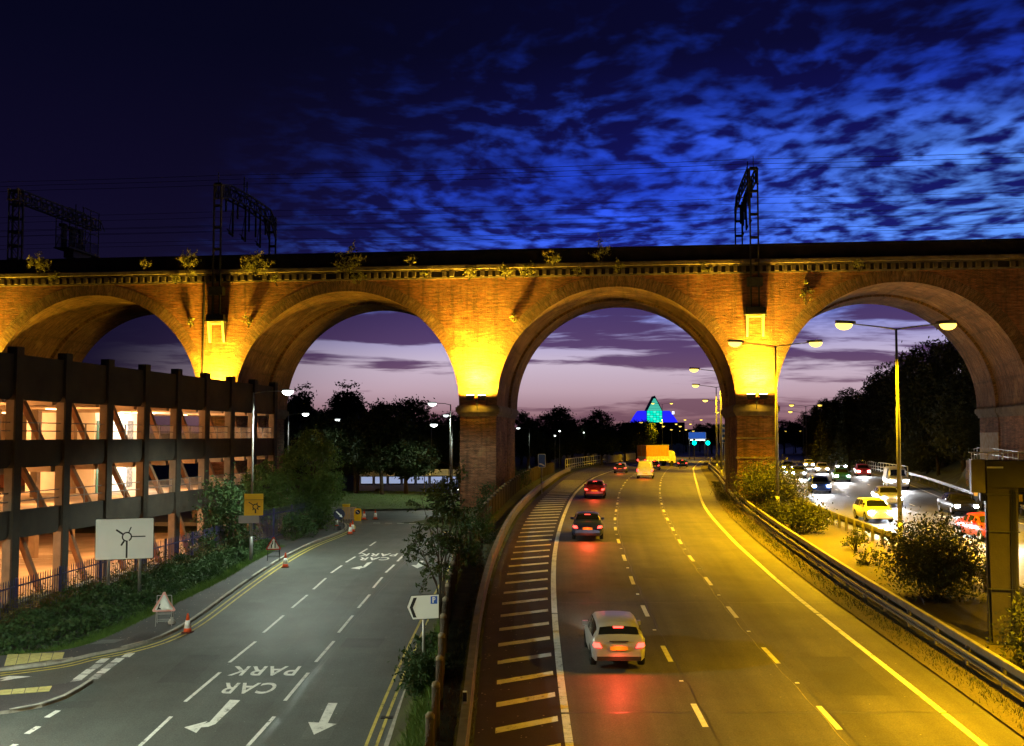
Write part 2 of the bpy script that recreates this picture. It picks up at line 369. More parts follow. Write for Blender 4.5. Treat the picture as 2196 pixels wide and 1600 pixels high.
# nearside ribbed line, built in lengths with a short break between; each length carries its raised ribs
y = 8.0
while y < 330:
    L = 11.5 if y < 120 else 40; b = MB(); strip(b, lambda q: x_edge(q)-.11, lambda q: x_edge(q)+.11, zm, .006, y, y+L-.12, 12)
    if y < 60:
        q = y
        while q < y+L-.3: b.box(x_edge(q)-.11, x_edge(q)+.11, q, q+.12, zm(q)+.006, zm(q)+.018); q += .34
    b.build('ribbed_edge_line', MW, motorway); y += L
y = 8.0
while y < 330:
    L = 11.5 if y < 120 else 40; b = MB(); strip(b, lambda q: x_med(q)-.10, lambda q: x_med(q)+.10, zm, .006, y, y+L-.1, 12)
    if y < 60:
        q = y
        while q < y+L-.3: b.box(x_med(q)-.10, x_med(q)+.10, q, q+.13, zm(q)+.006, zm(q)+.016); q += .5
    b.build('offside_edge_line', MW, motorway); y += L
for f, o in ((x_d1, .2), (x_d2, 0.0)):
    y = 11.5+o
    while y < 230:
        b = MB(); strip(b, lambda q: f(q)-.085, lambda q: f(q)+.085, zm, .006, y, y+1.9, 4); b.build('lane_dash', MW, motorway)
        if y < 110:
            b = MB(); yy = y+4.0; b.box(f(yy)-.06, f(yy)+.06, yy-.05, yy+.05, zm(yy), zm(yy)+.022); b.build('road_stud', mat('stud_white', (.8,.8,.75), .3), motorway)
        y += 6.05
y = 25.2
while y < 190:                                                        # diagonal hatch bars in the closed shoulder
    w = .42 if y < 60 else .5
    tl = x_hat(y)+.25; tr = x_edge(y)-.22
    marking('hatch_bar', [(tl, y), (tr, y+.95), (tr, y+.95+w), (tl, y+w)], zm, hatch_area); y += 2.08 if y < 120 else 3.4
for q in (0.0, 3.75, 7.5, 11.2):
    y = 20.0
    while y < 250:
        b = MB(); solid = q in (0.0, 11.2); L = 11.9 if solid else 2.0
        f = (lambda yy, q=q: x_rl(yy)+.7+q*(x_rr(yy)-x_rl(yy)-1.2)/11.6)
        strip(b, lambda yy: f(yy)-.09, lambda yy: f(yy)+.09, zm, .010, y, y+L, 6); b.build('edge_line' if solid else 'lane_dash', MW, motorway2); y += 12.0 if solid else 9.0

# ---- town road on the left, its side road, pavements
def xl_road(y): return -30.0 if y < 47 else max(-30, -30+(y-47)*1.2) if y < 58 else -17.0
left_road = tag(ribbon('town_road', lambda y: -32.0 if y < 50 else (-22.0 if y < 60 else -20.0), x_kr, zl, 6, 86, A_left, 0.0, 10), kind='structure')
b = MB(); b.prism([(-46,85.9),(-9.0,85.9),(-3.0,88),(-1.0,96),(2,104),(-4,112),(-46,112)], lambda a, c, t: (a, c, zl(c)+t), -.3, -.003)
rb = tag(b.build('roundabout_road', A_left), kind='structure')
rgz = lambda x, y: zl(y)
# roundabout island: a low grassed mound with kerb
b = MB(); cxr, cyr = -15.0, 112.0; rows = []
for i in range(9):
    rr_ = 15.0*(1-i/8); h = .12+.75*(1-(rr_/15.0)**2)
    rows.append([(cxr+rr_*math.cos(2*math.pi*j/48), cyr+rr_*.92*math.sin(2*math.pi*j/48), 2.2+h) for j in range(49)])
M_lawn = mat('mown_lawn', (.07,.11,.03), .95, .35, 1.2, bump=.6, bscale=25)
b.grid(rows); tag(b.build('roundabout_island', M_lawn, None, True), kind='structure')
kerb_m = mat('kerb_concrete', (.36,.34,.29), .85, .25, 3, bump=.3, bscale=30)

def kerbs(poly, zf, parent, h=.125, w=.15, name='kerb_stone', sl=.92):
    pts = [Vector((*p, 0)) for p in poly]; acc = []; 
    for a, c in zip(pts, pts[1:]):
        n = max(1, int((c-a).length/.15))
        for i in range(n): acc.append(a.lerp(c, i/n))
    acc.append(pts[-1]); i = 0
    while i < len(acc)-1:
        j = i+1
        while j < len(acc)-1 and (acc[j]-acc[i]).length < sl: j += 1
        p, q = acc[i], acc[j]; d = (q-p); L = d.length
        if L < .2: break
        d /= L; s = Vector((-d.y, d.x, 0)); p = p+d*.012; q = q-d*.012
        z0, z1 = zf(p.y), zf(q.y); hh = h+random.uniform(-.008, .008); b = MB()
        vs = []
        for (pt, zz) in ((p, z0), (q, z1)):
            for off, t in ((0, -.1), (0, hh-.02), (.02, hh), (w, hh), (w, -.1)): vs.append((pt.x+s.x*off, pt.y+s.y*off, zz+t))
        b.add(vs, [(0,5,6,1), (1,6,7,2), (2,7,8,3), (3,8,9,4), (0,1,2,3,4), (9,8,7,6,5)])
        b.build(name, kerb_m, parent); i = j
random.seed(3)
kerb_line = [(-21.70,40.26),(-20.14,40.59),(-19.21,40.82),(-18.13,41.34),(-17.22,41.88),(-16.68,42.74),(-15.63,43.59),(-14.78,44.82),(-14.33,46.46),(-14.10,48.75),(-13.96,54.23),(-13.65,63.57),(-13.19,69.78),(-12.54,73.91),(-12.08,77.75),(-12.33,81.33),(-13.23,85.08),(-15.10,87.83)]
pav_back = [(-14.54,82.52),(-14.30,72.36),(-15.01,62.41),(-15.11,56.71),(-16.22,49.19),(-16.69,45.85),(-17.35,43.59),(-18.38,42.94),(-19.98,42.43),(-22.65,42.00)]
def smoothpoly(p, n=3):
    for _ in range(n):
        o = [p[0]]
        for a, c in zip(p, p[1:]): o += [(a[0]*.75+c[0]*.25, a[1]*.75+c[1]*.25), (a[0]*.25+c[0]*.75, a[1]*.25+c[1]*.75)]
        p = o+[p[-1]]
    return p
kerb_s = smoothpoly(kerb_line, 2); back_s = smoothpoly(pav_back, 2)
def fill_strip(a, c, n, zf, dz, m, name, kind='structure', cols=3):
    def samp(p, t):
        L = [0]
        for u, v in zip(p, p[1:]): L.append(L[-1]+math.hypot(v[0]-u[0], v[1]-u[1]))
        s = t*L[-1]; i = 0
        while i < len(L)-2 and L[i+1] < s: i += 1
        f = (s-L[i])/max(1e-6, L[i+1]-L[i]); return (p[i][0]+(p[i+1][0]-p[i][0])*f, p[i][1]+(p[i+1][1]-p[i][1])*f)
    b = MB(); rows = []
    for i in range(n+1):
        p = samp(a, i/n); q = samp(c, i/n); row = []
        for j in range(cols+1):
            t = j/cols; x = p[0]+(q[0]-p[0])*t; y = p[1]+(q[1]-p[1])*t; row.append((x, y, zf(y)+dz))
        rows.append(row)
    b.grid(rows); return tag(b.build(name, m), kind=kind)
pavement = fill_strip(kerb_s, back_s[::-1], 90, zl, .118, A_pav, 'pavement')
kerbs(kerb_s, zl, pavement)
isl_front = [(-15.19,39.50),(-15.23,38.87),(-15.46,37.44),((-16.12,36.56)[0],(-16.12,36.56)[1]),(-16.97,36.15),(-18.59,35.72)]
isl_back = [(-15.28,39.55),(-15.78,39.29),(-16.32,38.82),(-18.01,38.31),(-19.79,37.97)]
island = fill_strip(smoothpoly(isl_front), smoothpoly(isl_back), 30, zl, .118, A_pav, 'traffic_island')
kerbs(smoothpoly(isl_front)[::-1], zl, island)
M_tile = mat('buff_tactile_concrete', (.50,.44,.17), .85, .22, 5, bump=.6, bscale=40)
def tiles(c00, c10, c11, c01, nu, nv, parent):
    bl = lambda u, v: tuple((c00[i]*(1-u)+c10[i]*u)*(1-v)+(c01[i]*(1-u)+c11[i]*u)*v for i in (0, 1))
    for i in range(nu):
        for j in range(nv):
            g = .035; dz = random.uniform(0, .006); b = MB(); P = [bl((i+a)/nu, (j+c)/nv) for a, c in ((g, g), (1-g, g), (1-g, 1-g), (g, 1-g))]
            b.add([(x, y, zl(y)+.119) for x, y in P]+[(x, y, zl(y)+.138+dz) for x, y in P], [(4,5,6,7), (0,1,5,4), (1,2,6,5), (2,3,7,6), (3,0,4,7)]); b.build('tactile_tile', M_tile, parent)
tiles((-19.18,41.05),(-17.38,42.06),(-17.63,42.87),(-19.76,42.56), 5, 3, pavement)
tiles((-18.60,37.53),(-16.20,38.16),(-16.34,38.72),(-18.82,37.97), 6, 2, island)
# right-hand narrow pavement strip beside the bank
b = MB(); strip(b, lambda y: x_kr(y)-.05, lambda y: x_kr(y)+.75, zl, .09, 12, 72); pav2 = tag(b.build('narrow_pavement', A_pav), kind='structure')
kr_line = [(x_kr(y)-.05, y) for y in np.arange(12, 73, 1.0)]
kerbs(kr_line[::-1], zl, pav2, h=.10)
# dropped manhole cover on the pavement
c = (-16.53,44.47); b = MB(); b.prism([(-.45,-.3),(.45,-.3),(.45,.3),(-.45,.3)], lambda a, q, t: (c[0]+a+q*.4, c[1]+q+a*.25, zl(c[1]+q)+t), .11, .127); tag(b.build('manhole_cover', mat('cover_iron', (.13,.14,.14), .6, .2), pavement))

# ---- markings on the town road
def seg_mark(p, q, w, name='lane_dash', m=None, parent=None):
    d = Vector((q[0]-p[0], q[1]-p[1])); d.normalize(); s = Vector((d.y, -d.x))*w/2
    return marking(name, [(p[0]+s.x, p[1]+s.y), (q[0]+s.x, q[1]+s.y), (q[0]-s.x, q[1]-s.y), (p[0]-s.x, p[1]-s.y)], zl, parent or left_road, m)
for p, q in (((-11.49,31.78),(-11.41,33.11)),((-11.38,33.41),(-11.24,35.98)),((-11.23,37.44),(-10.92,40.71)),((-10.90,41.94),(-10.60,44.90)),((-10.60,46.31),(-10.40,49.37)),((-10.32,50.84),(-10.14,53.68)),((-10.09,55.03),(-9.97,58.00)),((-9.95,59.51),(-9.74,61.92)),((-9.68,63.06),(-9.44,65.15)),((-9.37,66.27),(-9.16,68.48)),((-9.18,69.78),(-9.06,71.87)),
             ((-8.08,33.41),(-7.84,35.98)),((-7.82,37.53),(-7.61,40.65)),((-7.58,42.00),(-7.37,44.97)),((-7.40,46.31),(-7.24,49.37)),((-7.21,50.84),(-7.06,53.79)),((-7.10,55.38),(-6.98,58.26)),((-6.96,59.65),(-6.76,62.24)),((-6.72,63.40),(-6.61,65.52))):
    seg_mark(p, q, .13)
for p, q in (((-15.31,35.89),(-15.21,36.56)),((-15.30,34.42),(-15.21,35.08)),((-15.31,33.03),(-15.24,33.56))): seg_mark(p, q, .2)
gw = [(-15.16,42.94),(-15.88,42.18),(-15.32,42.24),(-15.90,40.82),(-15.35,40.88),(-15.91,40.15),(-15.34,41.52),(-15.85,41.46),(-15.35,40.20),(-15.89,39.55)]
for i, p in enumerate(gw):
    d = Vector(((-15.32,42.24)[0]-(-15.35,40.88)[0], (-15.32,42.24)[1]-(-15.35,40.88)[1])).normalized()
    seg_mark((p[0]-d.x*.3, p[1]-d.y*.3), (p[0]+d.x*.3, p[1]+d.y*.3), .34, 'give_way_block', MW if i < 6 else paint('worn_white_paint', (.45,.45,.43), .7))
for poly in ([(-9.74,37.63),(-9.37,37.58),(-9.59,35.29),(-9.75,35.04),(-9.96,34.99),(-9.98,34.50),(-10.51,34.99),(-9.92,35.54),(-9.96,35.33),(-9.83,35.46)],
             [(-6.29,37.30),(-5.97,37.30),(-5.97,35.37),(-5.67,35.29),(-6.23,34.34),(-6.62,35.46),(-6.27,35.41)],
             [(-8.43,62.90),(-8.15,63.23),(-8.32,61.30),(-8.54,60.99),(-8.55,60.69),(-9.09,60.99),(-8.60,61.77),(-8.47,61.45)],
             [(-5.40,63.57),(-5.18,63.57),(-5.24,62.08),(-4.98,62.08),(-5.34,60.99),(-5.78,62.08),(-5.49,62.08)],
             [(-19.24,39.82),(-18.81,39.98),(-18.59,40.26),(-17.71,40.20),(-18.27,39.93),(-18.40,39.77),(-18.68,39.66),(-18.57,39.98),(-19.13,39.60)]):
    marking('arrow_marking', poly, zl, left_road)
def road_text(txt, c, w, h):
    cu = bpy.data.curves.new('txt', 'FONT'); cu.body = txt; cu.size = 1.0; cu.align_x = 'CENTER'; cu.align_y = 'CENTER'; cu.space_character = 1.12; cu.offset = .018
    to = bpy.data.objects.new('txt', cu); COL.objects.link(to)
    dg = bpy.context.evaluated_depsgraph_get(); me = bpy.data.meshes.new_from_object(to.evaluated_get(dg)); bpy.data.objects.remove(to)
    vx = [v.co.x for v in me.vertices]; vy = [v.co.y for v in me.vertices]; mx, my = (max(vx)+min(vx))/2, (max(vy)+min(vy))/2; sx, sy = max(vx)-min(vx), max(vy)-min(vy)
    for v in me.vertices:                                              # read by traffic driving towards the viewpoint
        a = -(v.co.x-mx)/sx*w; e = -(v.co.y-my)/sy*h; X = c[0]+a+e*.05; Y = c[1]+e
        v.co = (X, Y, zl(Y)+.006)
    me.flip_normals() if False else None
    me.materials.clear(); me.materials.append(MW); o = link('road_lettering', me, left_road); return o
road_text('PARK', (-9.32,40.88), 2.55, 1.15); road_text('CAR', (-9.42,38.87), 1.95, 1.2)
road_text('PARK', (-8.16,65.90), 2.3, 1.15); road_text('CAR', (-8.21,64.35), 1.8, 1.1)
for off in (.30, .62):                                                 # double yellow lines
    b = MB(); strip(b, lambda y: x_kr(y)-off-.05, lambda y: x_kr(y)-off+.05, zl, .006, 12, 78, 70); b.build('double_yellow_line', MY, left_road)
def offset_line(poly, off):
    out = []
    for i, p in enumerate(poly):
        a = poly[max(0, i-1)]; c = poly[min(len(poly)-1, i+1)]; d = Vector((c[0]-a[0], c[1]-a[1])).normalized(); out.append((p[0]+d.y*off, p[1]-d.x*off))
    return out
for off in (.28, .58):
    L0 = offset_line(kerb_s, off-.05); L1 = offset_line(kerb_s, off+.05); b = MB(); b.grid([[(p[0], p[1], zl(p[1])+.006), (q[0], q[1], zl(q[1])+.006)] for p, q in zip(L0, L1)][:-6]); b.build('double_yellow_line', MY, left_road)
for i in range(9):                                                     # broken give-way line at the roundabout
    p = (-10.95,85.08); x = p[0]+i*.95; y = p[1]-.02*i*i-.1*i; marking('give_way_block', [(x, y), (x+.55, y-.05), (x+.55, y+.2), (x, y+.25)], zl, left_road if y < 85.5 else rb)
M_grate = mat('gully_iron', (.03,.03,.03), .5, .3, 6, metal=.5)
for y in (36.0, 47.5, 59.0, 69.0):                                     # gully grates against the right kerb
    b = MB(); x = x_kr(y)-.30
    for q in range(5): b.box(x-.2, x+.2, y-.22+q*.1, y-.16+q*.1, zl(y)-.02, zl(y)+.009)
    b.build('gully_grate', M_grate, left_road)
A_p2 = asphalt('dark_patch_asphalt', (.052,.055,.051), .1, .25); A_p3 = asphalt('pale_patch_asphalt', (.085,.09,.082), .1, .25)
for poly, m_ in (([(-12.9,39.5),(-11.6,39.5),(-11.5,43.0),(-12.8,43.0)], A_p2), ([(-7.0,44),(-5.4,44),(-5.3,45.4),(-6.9,45.4)], A_p2), ([(-12.7,52),(-11.9,52),(-11.8,57),(-12.6,57)], A_p3), ([(-6.6,34),(-5.7,34),(-5.5,39),(-6.4,39)], A_p3), ([(-18.5,36.2),(-14.2,36.9),(-14.3,37.6),(-18.6,36.9)], A_p2)):
    marking('tarmac_patch', poly, zl, left_road, m_, .0025)
M_seal = mat('bitumen_sealant', (.018,.017,.016), .35, .2, 3)
for off in (-.03, .10):                                                # sealed construction joint down the middle of the town road
    b = MB(); strip(b, lambda y: -7.55+.05*(y-38)+off+.03*math.sin(y*.9), lambda y: -7.53+.05*(y-38)+off+.03*math.sin(y*.9+.4), zl, .0045, 14, 70, 90); b.build('joint_seal', M_seal, left_road)
for yj in (31.0, 44.3, 63.5):                                          # transverse joints across the motorway
    b = MB(); n_ = 24; rows = []
    for i in range(n_+1):
        x = x_edge(yj)+(x_med(yj)+1.2-x_edge(yj))*i/n_; y = yj+.05*math.sin(i*1.7)+.02*math.sin(i*5.1); rows.append([(x, y, zm(y)+.004), (x, y+.045, zm(y)+.004)])
    b.grid(rows); b.build('joint_seal', M_seal, motorway)
for f, d_ in ((x_d1, .16), (x_d2, -.14), (x_d2, .15)):                 # ragged joints beside the lane lines
    b = MB(); strip(b, lambda y: f(y)+d_+.025*math.sin(y*2.3)-.012, lambda y: f(y)+d_+.025*math.sin(y*2.3+.3)+.014, zm, .0035, 14, 95, 240); b.build('joint_seal', M_seal if d_ > 0 else paint('ghost_line_paint', (.32,.28,.16), .8), motorway)
for poly in ([(9.6,32.5),(11.4,32.5),(11.35,36.5),(9.55,36.5)], [(6.0,49.5),(7.6,49.5),(7.7,52),(6.1,52)], [(2.4,39),(3.4,39),(3.4,46.5),(2.4,46.5)]): marking('tarmac_patch', poly, zm, motorway, asphalt('motorway_patch', (.055,.052,.046), .2, .2), .002)
# faded reinstatement trench, a strip of different tarmac
b = MB(); strip(b, lambda y: -9.45+.043*(y-33), lambda y: -8.35+.043*(y-33), zl, .003, 20, 66); b.build('tarmac_patch', asphalt('patch_asphalt', (.063,.067,.062), .1, .2), left_road)

# ================================================================== VIADUCT
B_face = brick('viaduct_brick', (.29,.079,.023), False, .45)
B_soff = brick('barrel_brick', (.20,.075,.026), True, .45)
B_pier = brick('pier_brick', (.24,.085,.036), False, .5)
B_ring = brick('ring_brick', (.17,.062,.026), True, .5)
M_stone = mat('weathered_stone', (.15,.115,.075), .9, .4, 1.5, bump=.7, bscale=8)
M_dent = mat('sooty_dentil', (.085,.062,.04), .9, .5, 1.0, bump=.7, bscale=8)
M_par = mat('shade_dark_parapet', (.022,.018,.015), .95, .5, .8, bump=.5, bscale=8)  # shade above the uplit ledge and in recesses is put into this near-black base
via = empty('viaduct', (0, 87.5, 0), -math.atan(.122))
tag(via, 'tall red brick railway viaduct with round arches striding over both roads', 'viaduct')
PX = [-2.81+22.32*(i-2) for i in range(-1, 6)]; RAD = 9.6; HW = 1.56; ZS = 11.5; ZT = 22.0; DEP = 13.0; ZD = 23.1
NSEG = 56
for i in range(6):                                                     # spandrels, arch rings and barrels, one bay after another
    xc = (PX[i]+PX[i+1])/2
    th = [math.pi*k/NSEG for k in range(NSEG+1)]
    for (yy, nm) in ((0.0, 'spandrel_wall'), (DEP, 'rear_spandrel_wall')):
        b = MB(); row0 = [(xc-RAD*math.cos(t), yy, ZS+RAD*math.sin(t)) for t in th]; row0 = [(PX[i], yy, ZS)]+row0+[(PX[i+1], yy, ZS)]
        rows = [row0]+[[(p[0], yy, p[2]+(ZT-p[2])*f) for p in row0] for f in (.5, 1.0)]
        b.grid(rows); b.build(nm, B_face, via)
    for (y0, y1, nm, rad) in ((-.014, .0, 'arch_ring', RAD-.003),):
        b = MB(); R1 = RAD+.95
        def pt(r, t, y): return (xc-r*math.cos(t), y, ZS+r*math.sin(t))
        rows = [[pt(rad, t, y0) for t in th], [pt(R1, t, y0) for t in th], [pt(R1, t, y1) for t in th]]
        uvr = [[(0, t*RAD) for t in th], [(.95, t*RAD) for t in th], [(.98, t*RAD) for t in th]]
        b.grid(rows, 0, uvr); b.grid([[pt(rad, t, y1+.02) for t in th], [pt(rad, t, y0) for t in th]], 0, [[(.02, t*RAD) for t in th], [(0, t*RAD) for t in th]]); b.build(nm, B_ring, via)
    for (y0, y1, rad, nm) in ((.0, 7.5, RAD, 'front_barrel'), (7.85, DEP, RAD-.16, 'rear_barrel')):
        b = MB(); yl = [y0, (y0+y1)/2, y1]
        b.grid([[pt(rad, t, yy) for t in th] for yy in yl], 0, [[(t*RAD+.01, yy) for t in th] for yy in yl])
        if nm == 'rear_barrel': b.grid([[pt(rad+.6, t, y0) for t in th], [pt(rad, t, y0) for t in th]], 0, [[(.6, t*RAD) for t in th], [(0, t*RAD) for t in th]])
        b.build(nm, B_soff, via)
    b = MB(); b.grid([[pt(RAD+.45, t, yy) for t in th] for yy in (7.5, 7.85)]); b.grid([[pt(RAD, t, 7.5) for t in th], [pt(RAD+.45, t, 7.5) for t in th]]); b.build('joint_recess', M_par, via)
for i, px in enumerate(PX):
    pr = link('pier', None, via)
    b = MB(); b.box(px-HW+.06, px+HW-.06, .06, 7.45, -3, ZS-.9); b.box(px-HW+.12, px+HW-.12, 7.5, 7.9, -3, ZS-.05); b.box(px-HW+.06, px+HW-.06, 7.9, DEP-.06, -3, ZS-.9)
    b.build('shaft', B_pier, pr)
    b = MB()
    for (o, z0, z1) in ((.06, ZS-.9, ZS-.72), (.16, ZS-.72, ZS-.56), (.26, ZS-.56, ZS-.14), (.14, ZS-.14, ZS)):
        b.box(px-HW-o, px+HW+o, -o, 7.5+.02, z0, z1-.002); b.box(px-HW-o, px+HW+o, 7.82, DEP+o, z0, z1-.002)
    b.build('impost', M_stone, pr)
    b = MB(); b.box(px-HW-.30, px+HW+.30, -.32, DEP+.3, -3, 3.1+(.6 if i == 5 else 0)); b.build('plinth', M_stone, pr)
    if i == 4:
        for q in range(4): b = MB(); b.box(px-HW-.02-.05*q, px+HW+.02+.05*q, -.06-.04*q, 1.2, 8.9-1.55*q-.13, 8.9-1.55*q); b.build('stone_band', M_stone, pr)
    if i == 5:
        b = MB(); b.box(px-HW+.03, px-HW+.06, 7.95, DEP-.1, 6.2, 9.3); b.build('whitewashed_patch', mat('flaking_whitewash', (.62,.58,.48), .9, .35, 2.5, col2=(.30,.2,.12), bump=.6, bscale=6), pr)
x0, x1 = PX[0], PX[-1]
for (yf, sg, nm) in ((0.0, -1, 'cornice'), (DEP, 1, 'rear_cornice')):
    for (o, z0, z1, n2) in ((.10, ZT-.02, ZT+.12, 'string_course'), (.14, ZT+.62, ZT+.74, 'upper_fillet'), (.50, ZT+.74, ZT+1.02, nm), (.40, ZT+1.02, ZT+1.10, 'cornice_weathering')):
        b = MB(); n = 36
        for q in range(n):                                             # stone by stone, each a touch out of line
            a = x0+(x1-x0)*q/n; c = x0+(x1-x0)*(q+1)/n-.008; j = random.uniform(-.012, .012)
            ya, yb = sorted((yf+sg*(o+j), yf-sg*.25)); b.box(a, c, ya, yb, z0+j*.4, z1-.003)
        b.build(n2, M_stone, via)
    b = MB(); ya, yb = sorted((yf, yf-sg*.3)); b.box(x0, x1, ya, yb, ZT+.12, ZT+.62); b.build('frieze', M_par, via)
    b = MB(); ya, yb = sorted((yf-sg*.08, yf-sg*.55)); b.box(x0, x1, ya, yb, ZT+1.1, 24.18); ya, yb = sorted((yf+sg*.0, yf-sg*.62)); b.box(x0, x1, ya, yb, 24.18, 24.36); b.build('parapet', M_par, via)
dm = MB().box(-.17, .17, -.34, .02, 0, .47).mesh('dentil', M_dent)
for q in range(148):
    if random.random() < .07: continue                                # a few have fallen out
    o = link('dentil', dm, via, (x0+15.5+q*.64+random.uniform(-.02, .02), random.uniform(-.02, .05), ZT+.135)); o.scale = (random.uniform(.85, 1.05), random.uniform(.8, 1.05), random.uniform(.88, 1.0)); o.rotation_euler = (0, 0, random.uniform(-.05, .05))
b = MB(); b.box(x0, x1, .3, DEP-.3, ZT+.2, ZD); b.build('track_bed', mat('dark_ballast', (.06,.055,.05), .95, .4, 3, bump=.8, bscale=12), via)
b = MB()                                                               # ladder rungs, pipes and a rainwater run are too slight to show; one downpipe by the left pier
b.tube([(PX[2]-1.2, -.12, ZS), (PX[2]-1.2, -.12, ZT)], .06, 6); b.build('downpipe', mat('black_iron', (.02,.02,.02), .6), via)
via_m = via.matrix_basis.copy()
def vloc(x, y, z):                                                     # viaduct frame -> world
    a = -math.atan(.122); return (x*math.cos(a)-y*math.sin(a), 87.5+x*math.sin(a)+y*math.cos(a), z)
VR = -math.atan(.122)

# ================================================================== FLOODLIGHTS on the imposts
AMB = (1.0, .60, .03)
M_steel = mat('dark_steel', (.05,.05,.05), .55, .3, 4, metal=.6); M_galv = mat('galvanised_steel', (.45,.46,.46), .45, .15, 4, metal=.7)
E_flood = emat('flood_glass', (1.0, .80, .30), 60)
def floodlight(px, label, power):
    o = empty('floodlight', vloc(px, -.05, ZS), VR); tag(o, label, 'floodlight', 'floodlights on the pier caps')
    b = MB(); b.beam((0, .1, .1), (0, -.95, .38), .12, .1); b.beam((-.75, -.95, .42), (.75, -.95, .42), .1, .1); b.beam((0, .05, -.6), (0, -.9, .36), .06, .06); b.build('bracket', M_steel, o)
    for sx in (-.48, .48):
        b = MB(); b.prism([(-.30,-.18),(.30,-.18),(.36,.16),(-.36,.16)], lambda a, c, t: (sx+a, -.95+t, .62+c), -.22, .2); b.build('lamp_housing', M_steel, o)
        b = MB(); b.box(sx-.3, sx+.3, -1.12, -.80, .785, .80); b.build('lamp_glass', E_flood, o)
        lamp('flood_light', 'SPOT', (sx*.9, -.85, .86), power*1.15, AMB, o, (0, .16, 1), .16, 92, 1.0)
    lamp('flood_light', 'SPOT', (0, -1.2, .9), power*.34, AMB, o, (0, .3, 1), .16, 172, .3)
    lamp('spill_light', 'SPOT', (0, -.75, .18), power*.007, AMB, o, (0, .25, -1), .1, 150, .6)
    return o
floodlight(PX[1], 'amber floodlight on the pier cap beyond the left edge arch', 20000)
floodlight(PX[2], 'amber floodlight on the pier cap hidden behind the car park roof', 18000)
floodlight(PX[3], 'amber twin floodlight on the brick pier between the town road and motorway', 28000)
floodlight(PX[4], 'amber twin floodlight on the pier between the two carriageways', 21000)

# ================================================================== OVERHEAD LINE GANTRIES on the viaduct
M_gan = mat('gantry_steel', (.035,.033,.03), .7, .4, 3, metal=.3)
def lattice(b, p0, p1, w, d, nb, leg=.12, diag=False, side=(1, 0, 0)):
    p0 = Vector(p0); p1 = Vector(p1); s = Vector(side)*w/2
    b.beam(p0-s, p1-s, leg, d); b.beam(p0+s, p1+s, leg, d)
    for i in range(nb+1):
        c = p0.lerp(p1, i/nb); b.beam(c-s, c+s, d*.7, .22)
        if diag and i < nb: c2 = p0.lerp(p1, (i+1)/nb); q = 1 if i % 2 else -1; b.beam(c-s*q, c2+s*q, .05, .05)
def ole_gantry(px, label):
    o = empty('overhead_line_gantry', vloc(px, 0, 0), VR); tag(o, label, 'gantry', 'overhead line gantries')
    zt = 30.4
    b = MB(); lattice(b, (0, -.42, 19.2), (0, -.42, zt), .62, .2, 6); b.build('mast', M_gan, o)
    b = MB(); lattice(b, (0, DEP+.2, 22.0), (0, DEP+.2, zt-.2), .62, .2, 6); b.build('mast', M_gan, o)
    b = MB()
    for s in (-.33, .33):
        top = [(s, -.5, zt-.1), (s, 1.6, zt+.35), (s, DEP/2, zt+.45), (s, DEP-1.4, zt+.3), (s, DEP+.3, zt-.7)]
        bot = [(s, -.5, zt-1.3), (s, 1.4, zt-.75), (s, DEP/2, zt-.6), (s, DEP-1.2, zt-.8), (s, DEP+.3, zt-2.4)]
        for L in (top, bot):
            for a, c in zip(L, L[1:]): b.beam(a, c, .12, .14)
        n = 16
        for i in range(n+1):
            def al(L, t): 
                k = min(3, int(t*4)); return Vector(L[k]).lerp(Vector(L[k+1]), t*4-k)
            a = al(top, i/n); c = al(bot, i/n); b.beam(a, c, .07, .07)
            if i < n: b.beam(a if i % 2 else c, al(bot if i % 2 else top, (i+1)/n), .06, .06)
            if s > 0 and i % 2 == 0: b.beam(a, a-Vector((.66, 0, 0)), .06, .06)
    b.build('cross_girder', M_gan, o)
    for (yy, L) in ((1.4, 1.5), (3.0, 3.4), (4.1, 1.6), (6.0, 3.3), (6.9, 2.2), (8.6, 2.4), (9.8, 3.2), (11.2, 1.7)):
        b = MB(); b.beam((0, yy, zt-.5), (0, yy, zt-.5-L), .14, .14)
        if L > 3: b.beam((0, yy, zt-.5-L+.2), (-.1, yy-1.1, zt-.3-L+.3), .06, .06); b.beam((0, yy, zt-1.0), (0, yy-.9, zt-.3-L), .05, .05); b.tube([(0, yy-.3, zt-.35-L), (0, yy-.8, zt-.3-L)], .11, 8)
        b.build('drop_tube', M_gan, o)
    b = MB(); b.beam((0, -.35, zt), (0, -.35, zt+1.0), .05, .05); b.beam((.1, 5.3, zt+.3), (.1, 5.3, zt+2.0), .08, .08); b.beam((.1, 6.0, zt+.3), (.1, 6.0, zt+1.7), .08, .08); b.beam((.1, 5.1, zt+1.2), (.1, 6.2, zt+1.2), .06, .06); b.build('feeder_post', M_gan, o)
    b = MB(); b.box(-.78, .78, -.75, .02, 18.75, 19.2); b.box(-.86, .86, -.80, .03, 18.62, 18.75); b.box(-.6, .6, -.62, .0, 20.9, 21.6); b.build('corbel_platform', M_gan, o)
    for s in (-.62, .62):
        b = MB(); b.prism([(0, 18.62), (-.6, 18.62), (-.18, 16.9), (0, 16.9)], lambda a, c, t: (s+t, a, c), -.09, .09); b.build('corbel_strut', mat('painted_strut', (.45,.40,.28), .7), o)
    b = MB(); b.box(-.70, .70, -.55, .0, 18.45, 18.61); b.build('corbel_head', mat('painted_strut', (.45,.40,.28), .7), o)
    return o
ole_gantry(PX[2], 'dark lattice overhead line gantry on the viaduct above the car park end')
ole_gantry(PX[4], 'dark lattice overhead line gantry above the pier between the carriageways')
o = empty('signal_gantry', vloc(-44.0, 0, 0), VR); tag(o, 'grey lattice signal gantry with hanging cage at the left end of the viaduct', 'gantry')
M_sg = mat('signal_gantry_paint', (.09,.08,.07), .7, .3, 3)
